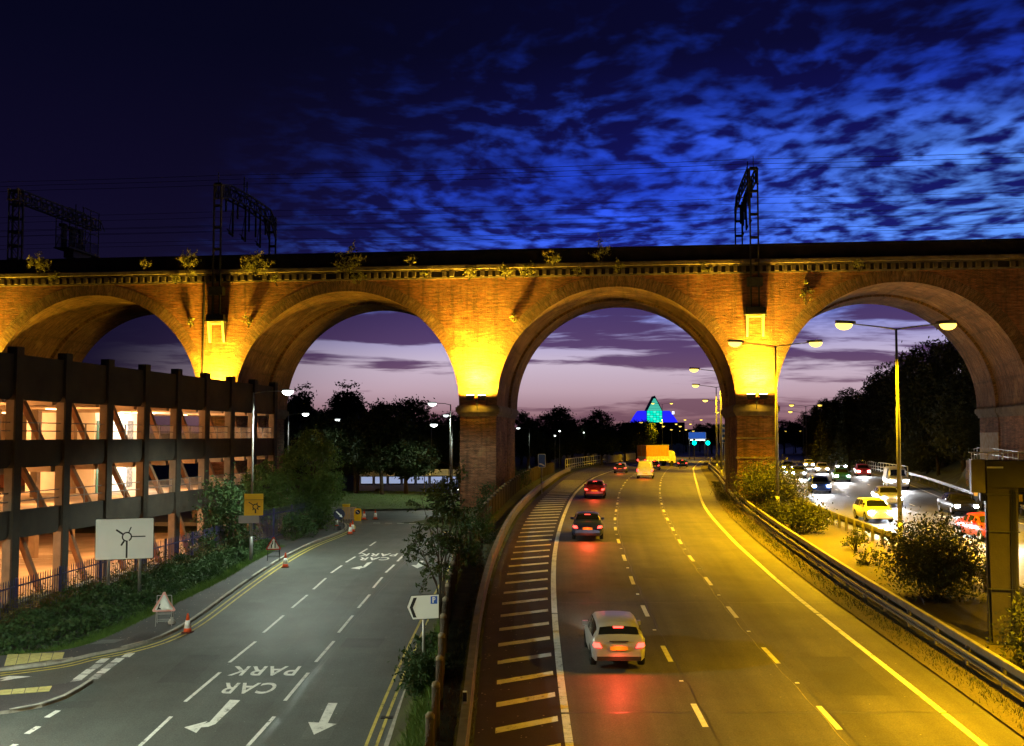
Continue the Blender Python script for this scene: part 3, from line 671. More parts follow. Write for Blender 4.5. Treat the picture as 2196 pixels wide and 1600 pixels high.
b = MB(); lattice(b, (0, .8, 22), (0, .8, 30.5), .95, .16, 7, .14, True); lattice(b, (0, .2, 22), (0, .2, 30.5), .95, .12, 7, .1, True); b.build('mast', M_sg, o)
b = MB()
for s in (-.45, .45):
    for z in (29.7, 30.6): b.beam((s, -.1, z), (s, 14.5, z), .12, .14)
    for i in range(17):
        yy = i*.9; b.beam((s, yy, 29.7), (s, yy, 30.6), .08, .08); b.beam((s, yy, 29.7 if i % 2 else 30.6), (s, yy+.9, 30.6 if i % 2 else 29.7), .06, .06)
for i in range(17): b.beam((-.45, i*.9, 29.7), (.45, i*.9, 29.7), .1, .06)
b.build('boom', M_sg, o)
b = MB()
for s in (-.7, .7):
    for yy in (8.2, 9.2, 10.6, 12.0, 13.6): b.beam((s, yy, 26.9), (s, yy, 31.2 if yy > 9 else 29.8), .07, .07)
    for z in (26.95, 28.0, 28.9, 31.2): b.beam((s, 8.2 if z < 30 else 10.4, z), (s, 13.6, z), .07, .07)
    for yy in (8.2, 10.6): b.beam((s, yy, 27), (s, yy+1.4, 29.0), .05, .05)
    q = 8.2
    while q < 13.6: b.beam((s, q, 26.95), (s, q, 28.0), .035, .035); q += .22
b.build('cage', M_sg, o)
b = MB(); b.box(-.8, .8, 8.0, 13.8, 26.78, 26.88); b.box(-.5, .5, 9.3, 12.6, 26.1, 26.78); b.build('walkway', M_sg, o)
for yy in (9.6, 11.2, 12.7): b = MB(); b.box(-.95, -.72, yy, yy+.6, 27.2, 29.2); b.prism([(yy-.1, 29.2), (yy+.7, 29.2), (yy+.7, 29.5), (yy-.1, 29.5)], lambda a, c, t: (t, a, c), -1.2, -.72); b.build('signal_head', M_gan, o)

# overhead wires, sagging between the supports
def wire(pts, label, r=.016):
    P = [Vector(p) for p in pts]; base = vloc(*P[0]); b = MB(); L = []
    for a, c in zip(P, P[1:]):
        for i in range(12):
            t = i/12; q = a.lerp(c, t); q.z -= 4*t*(1-t)*.0016*(c-a).length**1.5*.35; L.append(Vector(vloc(*q))-Vector(base))
    L.append(Vector(vloc(*P[-1]))-Vector(base)); b.tube(L, r, 5); tag(b.build('overhead_wire', M_gan, None, loc=base), label, 'wire', 'overhead line wires')
xs_w = [-62, PX[1]+3.5, PX[2], PX[4], 62]
for yy, z, lb in ((.2, 31.3, 'topmost feeder wire above the viaduct'), (5.3, 32.2, 'feeder wire on the tall insulator posts of the gantries'), (6.0, 31.9, 'second feeder wire on the tall insulator posts')):
    wire([(x, yy, z) for x in xs_w], lb, .02)
for k_, (yy, z) in enumerate(((2.2, 28.6), (2.2, 27.4), (5.0, 28.7), (5.0, 27.4), (8.0, 28.5), (8.0, 27.2), (10.6, 28.6), (10.6, 27.3))):
    wire([(x, yy, z) for x in xs_w], '%s wire over the %s railway track from the front parapet' % ('catenary' if k_ % 2 == 0 else 'contact', ('first', 'second', 'third', 'fourth')[k_//2]))

# ================================================================== MULTI-STOREY CAR PARK
CPX, CPY = -23.32, 50.5; CPR = math.atan2(math.cos(R(8.0)), math.sin(R(8.0))); BAY = 4.235
cp = empty('car_park', (CPX, CPY, 0), CPR); tag(cp, 'concrete multi storey car park with dark facade bands and orange lit decks', 'car park')
M_con = mat('aggregate_concrete', (.040,.031,.023), .9, .3, .8, bump=.7, bscale=26, fine=.5)
M_col = mat('deck_lit_column_tone', (.22,.17,.12), .88, .2, 1.5, bump=.3, bscale=20)
M_slab = mat('deck_concrete', (.42,.34,.25), .85, .22, .6, bump=.2, bscale=14)
M_flr = mat('deck_floor', (.30,.26,.20), .75, .3, .5, bump=.2, bscale=10)
M_ter = mat('terracotta_wall', (.42,.17,.09), .8, .15, .8); M_sal = mat('salmon_wall', (.50,.22,.14), .8, .12, .8)
M_cream = mat('cream_wall', (.62,.48,.28), .8, .12, .8); M_white = mat('white_wall', (.80,.80,.75), .7, .06, 2)
M_rail = mat('grey_railing', (.16,.16,.17), .5, .2, 5, metal=.4); M_rlight = mat('pale_railing', (.5,.47,.38), .6)
ZB = ((10.7, 12.85), (7.5, 8.82), (4.2, 5.5))
FL = (11.0, 7.95, 5.1, 1.28)
for i in range(-2, 9):
    x = i*BAY; b = MB(); b.box(x-.29, x+.29, -.14, .36, .6, 13.2); b.build('column', M_col if False else M_con, cp)
    for (z0, z1) in ((8.83, 10.69), (5.51, 7.49), (1.2, 4.19)): b = MB(); b.box(x-.305, x-.292, -.06, .35, z0, z1); b.build('lit_column_face', M_col, cp)  # paler sheets in the openings paint deck light onto the near column faces
    if i < 8:
        xa, xb = x+.31, x+BAY-.31
        for lv, (z0, z1) in enumerate(ZB):
            r = .45; poly = [(xa, z1), (xb, z1), (xb, z0+r)]
            poly += [(xb-r+r*math.cos(t), z0+r-r*math.sin(t)) for t in [math.pi/2*q/5 for q in range(1, 6)]] if False else [(xb-r*(1-math.cos(math.pi/2*q/5)), z0+r-r*math.sin(math.pi/2*q/5)) for q in range(1, 6)]
            poly += [(xa+r*(1-math.sin(math.pi/2*q/5)), z0+r-r*math.cos(math.pi/2*q/5)) for q in range(0, 6)]
            b = MB(); b.prism(poly, lambda a, c, t: (a, t, c), .0, .24); b.build('facade_panel', M_con, cp)
        for (z0, z1) in ((8.2, 10.95), (5.3, 7.8), (1.28, 4.6)):
            b = MB(); b.beam((xa+.75, .55, z1), (xa+3.15 if z1 > 5 else xa+2.9, .55, z0), .22, .28, 0, (0, 1, 0)); b.build('brace', mat('brace_concrete', (.24,.125,.065), .85, .2, 1.5), cp)
        for lv, zr in ((0, 8.82), (1, 5.5)):
            b = MB()
            for h in (.42, .82): b.beam((xa, .12, zr+h), (xb, .12, zr+h), .045, .05)
            b.beam(((xa+xb)/2, .12, zr), ((xa+xb)/2, .12, zr+.82), .06, .06); b.build('deck_railing', M_rail, cp)
            b = MB()                                                    # mesh infill
            q = xa+.1
            while q < xb: b.beam((q, .15, zr+.02), (q, .15, zr+.8), .012, .012); q += .12
            if i >= 3: b.build('railing_infill', M_galv, cp)
x0, x1 = -2*BAY-.3, 8*BAY+.3; DP = 26.0
for nm, z, th_ in (('roof_deck', FL[0], .35), ('upper_deck', FL[1], .35), ('lower_deck', FL[2], .4)):
    b = MB(); b.box(x0, x1, .26, DP, z, z+.3 if nm == 'roof_deck' else z+.02); b.build(nm, [M_slab if nm == 'roof_deck' else M_flr], cp)
    if nm != 'roof_deck': b = MB(); b.box(x0, x1, .26, DP, z-th_, z-.004); b.build('deck_soffit', M_slab, cp)
    for i in range(-2, 9):
        b = MB(); b.box(i*BAY-.2, i*BAY+.2, .64, DP, z-th_-.42 if nm != 'roof_deck' else z-.42, z-th_-.004 if nm != 'roof_deck' else z-.004); b.build('cross_beam', M_slab, cp)
b = MB(); b.box(x0, x1+14, .3, DP, 1.0, FL[3]); b.build('ground_slab', M_flr, cp)
for i in range(11): b = MB(); b.box(-6+i*2.5, -5.9+i*2.5, 8, 12.6, FL[3], FL[3]+.006); b.build('bay_marking', MW, cp)
for i in range(-2, 6):                                                  # inner columns
    for yy in (9.5, 18.5): b = MB(); b.box(i*BAY-.22, i*BAY+.22, yy-.22, yy+.22, 1.2, 11.0); b.build('inner_column', M_col, cp)
b = MB(); b.box(x0, 9.6*BAY, 20.0, 20.3, 1.2, 4.65); b.build('rear_wall', M_sal, cp)
b = MB(); b.box(x0, 8.05*BAY, 18.9, 19.2, 5.1, 7.55); b.build('rear_wall', M_ter, cp)
b = MB(); b.box(x0, 8.05*BAY, 19.2, 19.5, 7.95, 10.98); b.build('rear_wall', M_cream, cp)
b = MB(); b.box(7.98*BAY, 8.05*BAY, 10.6, 19.1, 7.95, 10.98); b.build('end_wall', M_cream, cp)
b = MB(); b.box(7.98*BAY, 8.05*BAY, 10.6, 18.85, 5.1, 7.55); b.build('end_wall', M_ter, cp)
for z0, z1 in ((5.13, 7.5), (7.98, 10.9)):                              # white stair core
    b = MB(); b.box(5.05*BAY, 6.45*BAY, 8.0, 8.15, z0, z1); b.build('stair_core_wall', M_white, cp)
    b = MB(); b.box(5.05*BAY, 5.1*BAY, 8.16, 13, z0, z1); b.build('stair_core_side', M_white, cp); b = MB(); b.box(6.4*BAY, 6.45*BAY, 8.16, 13, z0, z1); b.build('stair_core_side', M_white, cp)
    b = MB(); b.box(5.1*BAY, 5.1*BAY+.95, 7.94, 7.99, z0, z0+2.05); b.build('stair_door', mat('green_door', (.05,.22,.18), .5), cp)
    b = MB(); b.box(6.1*BAY, 6.1*BAY+.8, 7.95, 7.99, z0+.2, z0+2.1); b.build('notice_board', mat('notice_grey', (.25,.26,.27), .6, .6, 8), cp)
    b = MB(); b.box(5.75*BAY, 5.75*BAY+.4, 7.95, 7.99, z0+1.85, z0+2.1); b.build('wall_sign', mat('yellow_sign', (.75,.6,.05), .5), cp)
    lamp('core_light', 'POINT', (5.8*BAY, 6.4, z1-.35), 550, (.95, 1.0, .85), cp, size=.3)
for i in range(3):
    b = MB(); yy = 12+i*.05; z = (5.13, 7.98, 1.3)[i]
    for h in (.5, 1.0): b.beam((-.5*BAY, 13.5, z+h), (2.6*BAY, 13.5, z+h), .05, .05)
    for q in range(8): b.beam((-.5*BAY+q*1.8, 13.5, z), (-.5*BAY+q*1.8, 13.5, z+1.0), .05, .05)
    b.build('ramp_railing', mat('yellow_railing', (.6,.48,.15), .5), cp)
E_bat = emat('batten_glow', (1.0, .62, .25), 7)
for lv, (z, pw) in enumerate(((10.5, 800), (7.1, 720), (4.25, 1300))):
    for i in (-1.5, .5, 2.5, 4.5, 6.5):
        for yy in (4.6, 13.5):
            if yy > 10 and i > 5: continue
            b = MB(); b.box(i*BAY-.6, i*BAY+.6, yy-.06, yy+.06, z+.0, z+.07); b.build('batten_light', E_bat, cp)
            lamp('deck_light', 'POINT', (i*BAY, yy, z-.12), pw*(1.0 if yy < 10 else .9), (1.0, .42, .13), cp, size=.35)
b = MB(); n = 12; xa, xb = 1.4*BAY, 6.6*BAY                             # barrel vaulted rooflight over the stair
rows = [[(xx, 11+1.9*math.cos(math.pi*j/n), 12.0+1.9*math.sin(math.pi*j/n)) for j in range(n+1)] for xx in (xa, xb)]
b.grid(rows); 
for xx in (xa, xb): b.add([(xx, 11+1.9*math.cos(math.pi*j/n), 12.0+1.9*math.sin(math.pi*j/n)) for j in range(n+1)], [tuple(range(n+1))])
b.build('rooflight_glazing', mat('frosted_glazing', (.50,.62,.52), .4, .1, 2, trans=.6), cp)
for q in range(10):
    xx = xa+(xb-xa)*q/9; b = MB(); b.tube([(xx, 11+1.95*math.cos(math.pi*j/n), 12.0+1.95*math.sin(math.pi*j/n)) for j in range(n+1)], .05, 5); b.build('rooflight_rib', M_rail, cp)
lamp('rooflight_lamp', 'POINT', (3.5*BAY, 11, 12.3), 120, (.75, 1, .85), cp, size=.3); lamp('rooflight_lamp', 'POINT', (5.5*BAY, 11, 12.3), 90, (.75, 1, .85), cp, size=.3)

# ================================================================== STREET LAMPS
SOD = (1.0, .545, .003); LED = (.84, 1.0, .82)
E_sod = emat('sodium_lamp', (1.0, .66, .10), 3.6); E_sodfar = emat('sodium_lamp_far', (1.0, .66, .10), 2.6); E_led = emat('led_lamp', (.88, 1.0, .95), 12); E_ledw = emat('led_lamp_weak', (.9, 1.0, .97), 2.5)
M_post = mat('lamp_post_steel', (.21,.215,.21), .5, .2, 3, metal=.5)
def bowl(b, c, rx, ry, rz, n=14, m_=5):
    b.grid([[(c[0]+rx*math.cos(math.pi/2*i/m_)*math.cos(2*math.pi*j/n), c[1]+ry*math.cos(math.pi/2*i/m_)*math.sin(2*math.pi*j/n), c[2]-rz*math.sin(math.pi/2*i/m_)) for j in range(n+1)] for i in range(m_+1)])
def mast_lamp(x, y, label, h=12.0, light=True, power=15000, gl=None, rot=0.0, far=False):
    z = zm(y)+.05; o = empty('motorway_lamp', (x, y, z), rot); tag(o, label, 'street lamp', 'twin armed motorway lamps')
    b = MB(); b.tube([(0, 0, -.3), (0, 0, 1.3)], [.16, .15], 10); b.tube([(0, 0, 1.3), (0, 0, h*.62), (0, 0, h*.63), (0, 0, h-.15)], [.12, .105, .085, .06], 10); b.build('pole', M_post, o, True)
    b = MB()
    for s in (-1, 1): b.tube([(0, 0, h-.2), (s*.9, 0, h-.06), (s*2.35, 0, h+.10)], [.05, .045, .035], 6)
    b.build('arm', M_post, o)
    for s in (-1, 1):
        hd = MB(); hd.prism([(0,-.16),(.18,-.23),(.95,-.18),(1.08,0),(.95,.18),(.18,.23),(0,.16)], lambda a, c, t: (s*(2.25+a), c, h+.10+t+.06*a), -.02, .14); hd.build('lantern', M_post, o)
        g = MB(); bowl(g, (s*2.85, 0, h+.10), .48, .24, .34); g.build('lamp_bowl', E_sodfar if far else E_sod, o, True)
        if light: lamp('sodium_light', 'SPOT', (s*2.75, 0, h-.2), power*(6.2 if y < 70 else 4.2 if y < 100 else 2.1), SOD, o, (s*.08, 0, -1), .2, 130 if y < 100 else 152, .95 if y < 100 else .5)
    return o
mast_lamp(20.6, 28.5, 'sodium motorway lamp in the reserve, out of view to the right', power=15000)
mast_lamp(20.6, 8, 'sodium motorway lamp in the reserve beside the viewpoint', power=12000)
mast_lamp(21.0, 58.4, 'tall twin armed sodium lamp standing in the reserve by the large bush', power=15000)
mast_lamp(18.6, 75.5, 'twin armed sodium lamp in front of the pier between the carriageways', power=13000)
mast_lamp(22.4, 115, 'first twin armed sodium lamp beyond the viaduct', power=13000)
mast_lamp(28.2, 148, 'second twin armed sodium lamp beyond the viaduct', power=14000)
mast_lamp(38.0, 195, 'third twin armed sodium lamp beyond the viaduct', power=15000)
mast_lamp(53.5, 265, 'fourth twin armed sodium lamp beyond the viaduct', power=16000, far=True)
for k_, (u, v, d) in enumerate(((1396,907,300),(1420,866,330),(1440,915,360),(1455,922,420),(1465,910,430),(1472,925,460),(1486,901,380),(1522,923,520),(1540,930,560))):
    h = 9+(935-v)/2300*d-zm(d); o = mast_lamp((u-1098)/2300*d, d, 'small distant sodium lamp along the bend, %s' % ('below the left blue wing','in front of the glass pyramid','left of the lamp cluster','first of the close cluster','second of the close cluster','lowest of the close cluster','above the blue sign','right of the blue sign','farthest by the reserve')[k_], h=max(7, h), light=False, far=True)
for k_, (u, v, d) in enumerate(((1700,925,420),(1722,884,240),(1728,870,215))):
    mast_lamp((u-1098)/2300*d, d, ('faint distant lamp over the opposite carriageway','lamp head among the right hand trees','upper lamp head among the right hand trees')[k_], h=max(7, 9+(935-v)/2300*d-zm(d)), light=False, far=True)
lamp('sodium_light', 'SPOT', (46, 330, 14), 26000, SOD, None, (0, 0, -1), .3, 165, .4).parent = None

def led_lamp(x, y, label, arm, h=10.0, power=5000, weak=False, rot=0.0, light=True, cone=156):
    z = gz(x, y); o = empty('street_lamp', (x, y, z), rot); tag(o, label, 'street lamp', 'white town road lamps')
    b = MB(); b.tube([(0, 0, -.3), (0, 0, 1.5)], [.11, .105], 10); b.tube([(0, 0, 1.5), (0, 0, h-.05)], [.075, .045], 10); b.build('pole', M_post, o, True)
    s = 1 if arm > 0 else -1; b = MB(); b.tube([(0, 0, h-.1), (arm*.4, 0, h+.02), (arm, 0, h+.05)], .03, 6); b.build('arm', M_post, o)
    b = MB(); b.prism([(0,-.1),(.5,-.14),(.62,0),(.5,.14),(0,.1)], lambda a, c, t: (arm+s*a, c, h+.06+t), -.02, .08); b.build('lantern', M_post, o)
    b = MB(); bowl(b, (arm+s*.32, 0, h+.05), .34, .19, .26); b.build('lamp_glass', E_ledw if weak else E_led, o, True)
    if light: lamp('led_light', 'SPOT', (arm+s*.3, 0, h-.2), power, LED, o, (0, 0, -1), .15, cone, .5 if cone < 160 else .15)
    return o
led_lamp(-15.2, 63.0, 'white street lamp on a tall post beside the yellow roundabout sign', 1.7, 9.95, 10000)
led_lamp(-4.75, 83.0, 'street lamp with dim upper lantern left of the brick pier', -1.1, 9.0, 2200, True)
led_lamp(-5.9, 106.0, 'bright white street lamp behind the viaduct left of the brick pier', -1.5, 7.9, 2600)
led_lamp(-19.5, 30.0, 'white street lamp at the side road junction left of view', 1.7, 10, 15000, cone=172)
led_lamp(-3.4, 4.0, 'white street lamp by the town road under the viewpoint', -1.6, 11, 13000)
o = led_lamp(-15.5, 21.0, 'added sodium lamp, unseen left of view, brightening the direction sign', 1.0, 11.5, 10, light=False)
lamp('sodium_light', 'SPOT', (1.2, 0, 11.2), 2500, SOD, o, (0, .2, -1), .2, 166, .1)  # added light on an unseen post, aimed to brighten the large white sign
led_lamp(-22.5, 108.0, 'white street lamp on the far side of the roundabout left', 1.4, 9, 1500)
led_lamp(3.0, 185.0, 'slim white street lamp between the brick pier and blue sign', -1.6, 8.0, 900, True)
led_lamp(-21.0, 120.0, 'slim grey street lamp among the dark trees', 1.2, 8.6, 500, True, light=False)
led_lamp(-9.6, 128.0, 'unlit street lamp post left of the brick pier', 1.4, 9.2, 500, True, light=False)
# small amber flasher among the trees near the pier
o = empty('amber_lamp', (-9.6, 118.0, gz(-9.6, 118)), 0); tag(o, 'small amber lamp glowing low among the trees left of the pier', 'lamp')
b = MB(); b.tube([(0, 0, 0), (0, 0, 3.35)], .05, 6); b.build('pole', M_post, o); b = MB(); b.lathe([(.02, 0), (.16, .05), (.18, .2), (.1, .34), (.02, .38)], 10, (0, 0, 3.35)); b.build('globe', emat('amber_globe', (1, .6, .12), 60), o)
lamp('amber_light', 'POINT', (0, 0, 3.55), 300, (1, .6, .12), o, size=.2)

# ================================================================== ROAD SIGNS
M_sback = mat('sign_back', (.2,.2,.21), .5, .1); M_swhite = mat('sign_white', (.78,.79,.76), .45, .04, 1); M_sblack = mat('sign_black', (.012,.012,.013), .5); M_syel = mat('sign_yellow', (.80,.48,.02), .5, .06); M_sred = mat('sign_red', (.55,.03,.02), .45, .06); M_sblue = mat('sign_blue', (.02,.10,.50), .45, .06)
def disc_poly(r, n=28, c=(0, 0), a0=0, a1=2*math.pi, inner=None):
    P = [(c[0]+r*math.cos(a0+(a1-a0)*i/n), c[1]+r*math.sin(a0+(a1-a0)*i/n)) for i in range(n+(0 if a1-a0 > 6.28 else 1))]; return P
def panel(b, poly, t0, t1, mi=0): b.prism([(a, -c) if False else (a, c) for a, c in poly], lambda a, c, t: (a, t, c), t0, t1, mi)
def rod(b, p, q, w, t0, mi=0):
    d = Vector((q[0]-p[0], q[1]-p[1])).normalized(); s = Vector((-d.y, d.x))*w/2
    panel(b, [(p[0]+s.x, p[1]+s.y), (q[0]+s.x, q[1]+s.y), (q[0]+d.x*w*.35, q[1]+d.y*w*.35), (q[0]-s.x, q[1]-s.y), (p[0]-s.x, p[1]-s.y)], t0-.004, t0)
def ring(b, c, r0, r1, t, a0, a1, n=26):
    rows = [[(c[0]+r*math.cos(a0+(a1-a0)*i/n), t, c[1]+r*math.sin(a0+(a1-a0)*i/n)) for i in range(n+1)] for r in (r0, r1)]; b.grid(rows)
def rrect(w, h, r, n=4):
    P = []
    for cx_, cy_, a in ((w/2-r, h/2-r, 0), (-w/2+r, h/2-r, 90), (-w/2+r, -h/2+r, 180), (w/2-r, -h/2+r, 270)):
        P += [(cx_+r*math.cos(R(a+90*i/n)), cy_+r*math.sin(R(a+90*i/n))) for i in range(n+1)]
    return P
# signs face the viewpoint: local -y is the front
def sign_root(name, loc, rz, label, cat='road sign'): o = empty(name, loc, rz); tag(o, label, cat); return o
# 1 large white roundabout sign on two posts
c = (-19.0, 53.0); zb = gz(*c)-.1; o = sign_root('direction_sign', (c[0], c[1], zb), R(20), 'large blank white direction sign with black roundabout symbol on two grey posts')
zc = 9-(1153.5-935)/2300*53.0-zb; w, h = 2.66, 1.96
b = MB(); panel(b, rrect(w+.05, h+.05, .05), -.045, -.03); b.build('panel_border', M_sblack, o)
b = MB(); panel(b, rrect(w, h, .04), -.06, -.046); p_ = b.build('panel', M_swhite, o)
for q in o.children: q.location = (0, 0, zc)
b = MB(); C0 = (.10, .10); ring(b, C0, .175, .24, -.066, R(-65), R(262)); rod(b, (.10, -.93), (.10, -.1), .085, -.062)
for a, L, w_ in ((145, .60, .085), (68, .50, .055), (0, .85, .055), (238, .48, .085)): rod(b, (C0[0]+.2*math.cos(R(a)), C0[1]+.2*math.sin(R(a))), (C0[0]+L*math.cos(R(a)), C0[1]+L*math.sin(R(a))), w_, -.062)
b.build('roundabout_symbol', M_sblack, o, loc=(0, 0, zc))
for s in (-.72, .72): b = MB(); b.tube([(s, .06, -.6), (s, .06, zc+.9)], .075, 12); b.build('post', M_post, o, True)
# 2 yellow temporary roundabout sign on the lamp post
o = sign_root('diversion_sign', (-15.05, 62.85, zl(62.9)+.1), R(13), 'yellow sign with black roundabout symbol fixed to a street lamp post'); zc = 9-(1081-935)/2300*62.8-o.location.z
b = MB(); panel(b, rrect(1.08, 1.26, .04), -.14, -.12); b.build('panel', M_syel, o, loc=(0, 0, zc))
b = MB(); panel(b, rrect(1.10, .02, .005), -.146, -.141); b.build('panel_rule', M_sblack, o, loc=(0, 0, zc+.28))
b = MB(); C0 = (.10, -.12); ring(b, C0, .115, .175, -.147, R(-60), R(270)); rod(b, (.10, -.50), (.10, -.28), .075, -.143)
for a, L, w_ in ((145, .46, .05), (65, .24, .06), (0, .27, .07), (-45, .24, .05), (230, .24, .06)): rod(b, (C0[0]+.15*math.cos(R(a)), C0[1]+.15*math.sin(R(a))), (C0[0]+L*math.cos(R(a)), C0[1]+L*math.sin(R(a))), w_, -.143)
b.build('roundabout_symbol', M_sblack, o, loc=(0, 0, zc))
b = MB(); b.box(-.85, .30, .06, .1, zc-1.08, zc-.64); b.build('lower_plate', M_sback, o)
# 3 chevron parking sign
o = sign_root('parking_sign', (-3.07, 37.6, gz(-3.07, 37.6)), R(-4), 'white pointed sign with black chevron and blue P symbol on a slim post'); zc = 9-(1297-935)/2300*37.5-o.location.z
b = MB(); P = [(-.56,-.02),(-.42,.36),(.54,.42),(.54,-.38),(-.36,-.44)]; panel(b, [(a*1.03, c*1.05) for a, c in P], -.05, -.035); b.build('panel_border', M_sblack, o, loc=(0, 0, zc))
b = MB(); panel(b, P, -.06, -.051); b.build('panel', M_swhite, o, loc=(0, 0, zc))
b = MB(); panel(b, [(-.47,-.03),(-.34,.30),(-.22,.31),(-.36,-.04),(-.23,-.37),(-.34,-.38)], -.068, -.061); b.build('chevron', M_sblack, o, loc=(0, 0, zc))
b = MB(); panel(b, [(.26,.36),(.49,.37),(.49,.11),(.26,.10)], -.068, -.061); b.build('parking_plate', M_sblue, o, loc=(0, 0, zc))
b = MB(); panel(b, [(.32,.14),(.32,.335),(.365,.335),(.365,.14)], -.074, -.069); ring(b, (.37, .285), .028, .058, -.074, R(-90), R(90), 10); panel(b, [(.36,.343),(.375,.343),(.375,.312),(.36,.312)], -.0745, -.0695); panel(b, [(.36,.257),(.375,.257),(.375,.228),(.36,.228)], -.0745, -.0695); b.build('letter_p', M_swhite, o, loc=(0, 0, zc))
b = MB(); b.tube([(0, .02, -.4), (0, .02, zc+.38)], .045, 8); b.build('post', M_galv, o, True)
# 4 works triangles on folding frames
def works_sign(loc, rz, label, side, leaning, symbol):
    o = sign_root('roadworks_sign', loc, rz, label); hgt = side*.87; z0 = .62
    def tri(s, r=.06):
        P = []; H = s*.866
        for (cx_, cz_, a) in ((0, H*2/3-2*r, 90), (-s/2+1.73*r, -H/3+r, 210), (s/2-1.73*r, -H/3+r, 330)): P += [(cx_+r*math.cos(R(a+t)), cz_+r*math.sin(R(a+t))) for t in (60, 30, 0, -30, -60)]
        return P
    f = lambda t: [(a, c+z0+hgt/3) for a, c in t]
    b = MB(); panel(b, f(tri(side, .07)), -.02, .0); r_ = b.build('red_triangle', M_sred if symbol == 'narrow' else mat('glare_paled_red', (.80,.42,.38), .45, .08), o); b = MB(); panel(b, f([(a*.76, c*.76-.0) for a, c in tri(side, .06)]), -.03, -.021); b.build('white_face', M_swhite, o)  # border red paled on the glaring sign: lamp glare painted into its colour
    b = MB(); zz = z0+.22*hgt
    if symbol == 'narrow': panel(b, [(.06, zz-.06), (.12, zz-.06), (.12, zz+.34), (.06, zz+.34)], -.037, -.031); panel(b, [(-.14, zz-.06), (-.08, zz-.06), (-.08, zz+.1), (-.02, zz+.2), (-.02, zz+.34), (-.07, zz+.34), (-.07, zz+.22), (-.14, zz+.11)], -.037, -.031)
    else: panel(b, [(-.30, zz-.1), (-.10, zz-.1), (-.13, zz-.05), (-.20, zz-.02), (-.14, zz+.14), (-.19, zz+.15), (-.25, zz-.03)], -.037, -.031)
    b.build('symbol', M_sblack, o)
    fm = M_galv if symbol != 'narrow' else M_steel
    b = MB()
    for s in (-1, 1):
        b.tube([(s*.34, -.03, 0), (s*.30, .04, z0+hgt*.75)], .018, 6); b.tube([(s*.36, .62, 0), (s*.30, .05, z0+hgt*.72)], .018, 6)
    for z in (.22, .52): b.tube([(-.33, 0, z), (.33, 0, z)], .014, 6); b.tube([(-.34, .58-.5*z, z), (.34, .58-.5*z, z)], .014, 6)
    b.tube([(-.3, .04, z0+hgt*.75), (.3, .04, z0+hgt*.75)], .016, 6); b.build('frame', fm, o); return o
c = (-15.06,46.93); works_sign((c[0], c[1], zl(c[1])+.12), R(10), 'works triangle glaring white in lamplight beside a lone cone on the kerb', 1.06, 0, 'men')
c = (-13.88,62.90); works_sign((c[0], c[1], zl(c[1])+.12), R(10), 'red bordered road narrows triangle on a black frame by the lamp post', .95, 0, 'narrow')
c = (-14.83,47.17); b = MB(); b.lathe([(.01,0),(.16,.02),(.18,.1),(.12,.2),(.05,.25),(.07,.3)], 10); tag(b.build('sandbag', mat('pale_sandbag', (.5,.5,.45), .9, .3, 8, bump=.8, bscale=12), None, True, (c[0], c[1]+.15, zl(c[1])+.12)), 'pale sandbag weighing down the white works sign frame', 'sandbag')
c = (-12.45,77.75); o = sign_root('keep_right_sign', (c[0], c[1], zl(c[1])+.12), R(8), 'round dark blue keep right arrow sign on a black frame near the roundabout'); zc = 1.16
b = MB(); panel(b, disc_poly(.40), -.02, 0); b.build('disc', mat('sign_dark_blue', (.01,.015,.05), .5), o, loc=(0, 0, zc)); b = MB(); rod(b, (-.22, .2), (.12, -.12), .085, -.025); panel(b, [(.24,-.24),(.02,-.17),(.16,-.02)], -.031, -.022); b.build('arrow', M_swhite, o, loc=(0, 0, zc))
b = MB()
for s in (-1, 1): b.tube([(s*.36, -.02, 0), (s*.28, .03, zc-.2)], .018, 6); b.tube([(s*.36, .5, 0), (s*.28, .04, zc-.2)], .018, 6)
b.tube([(-.33, 0, .4), (.33, 0, .4)], .014, 6); b.build('frame', M_steel, o)
b = MB(); b.box(-.13, .13, .05, .3, 0, .3); b.build('ballast_bag', M_sblack, o)
# cones
M_cone = mat('cone_orange', (.75,.09,.02), .5, .1, 6); M_sleeve = mat('cone_sleeve', (.82,.82,.82), .4, .05)
def cone_mesh():
    o = empty('traffic_cone', (0, 0, 0)); o['category'] = 'cone'
    b = MB(); b.prism(rrect(.42, .42, .06), lambda a, c, t: (a, c, t), 0, .05); b.build('base', mat('cone_base', (.10,.03,.02), .7), o)
    b = MB(); b.lathe([(.17,.05),(.145,.2)], 16); b.lathe([(.085,.53),(.035,.80),(.03,.82)], 16); b.build('cone_body', M_cone, o, True)
    b = MB(); b.lathe([(.147,.2),(.087,.53)], 16); b.build('reflective_sleeve', M_sleeve, o, True); return o
cone0 = cone_mesh(); used = False
for p, lb in (((-13.84,46.31),'orange and white cone at the kerb beside the glaring white triangle'),((-12.84,61.30),'orange cone on the kerb beside the red bordered triangle'),((-11.41,76.17),'front cone of the pair where the pavement kerb turns'),((-11.48,77.75),'rear cone of the pair where the pavement kerb turns'),((-13.21,81.33),'orange cone behind the round arrow sign frame'),((-12.09,88.30),'left cone of the two in front of the roundabout island'),((-11.24,88.78),'right cone of the two in front of the roundabout island')):
    place(cone0, used, (p[0], p[1], zl(p[1])+.004), random.uniform(0, 1.5), lb, 'traffic cones at the roadworks'); used = True
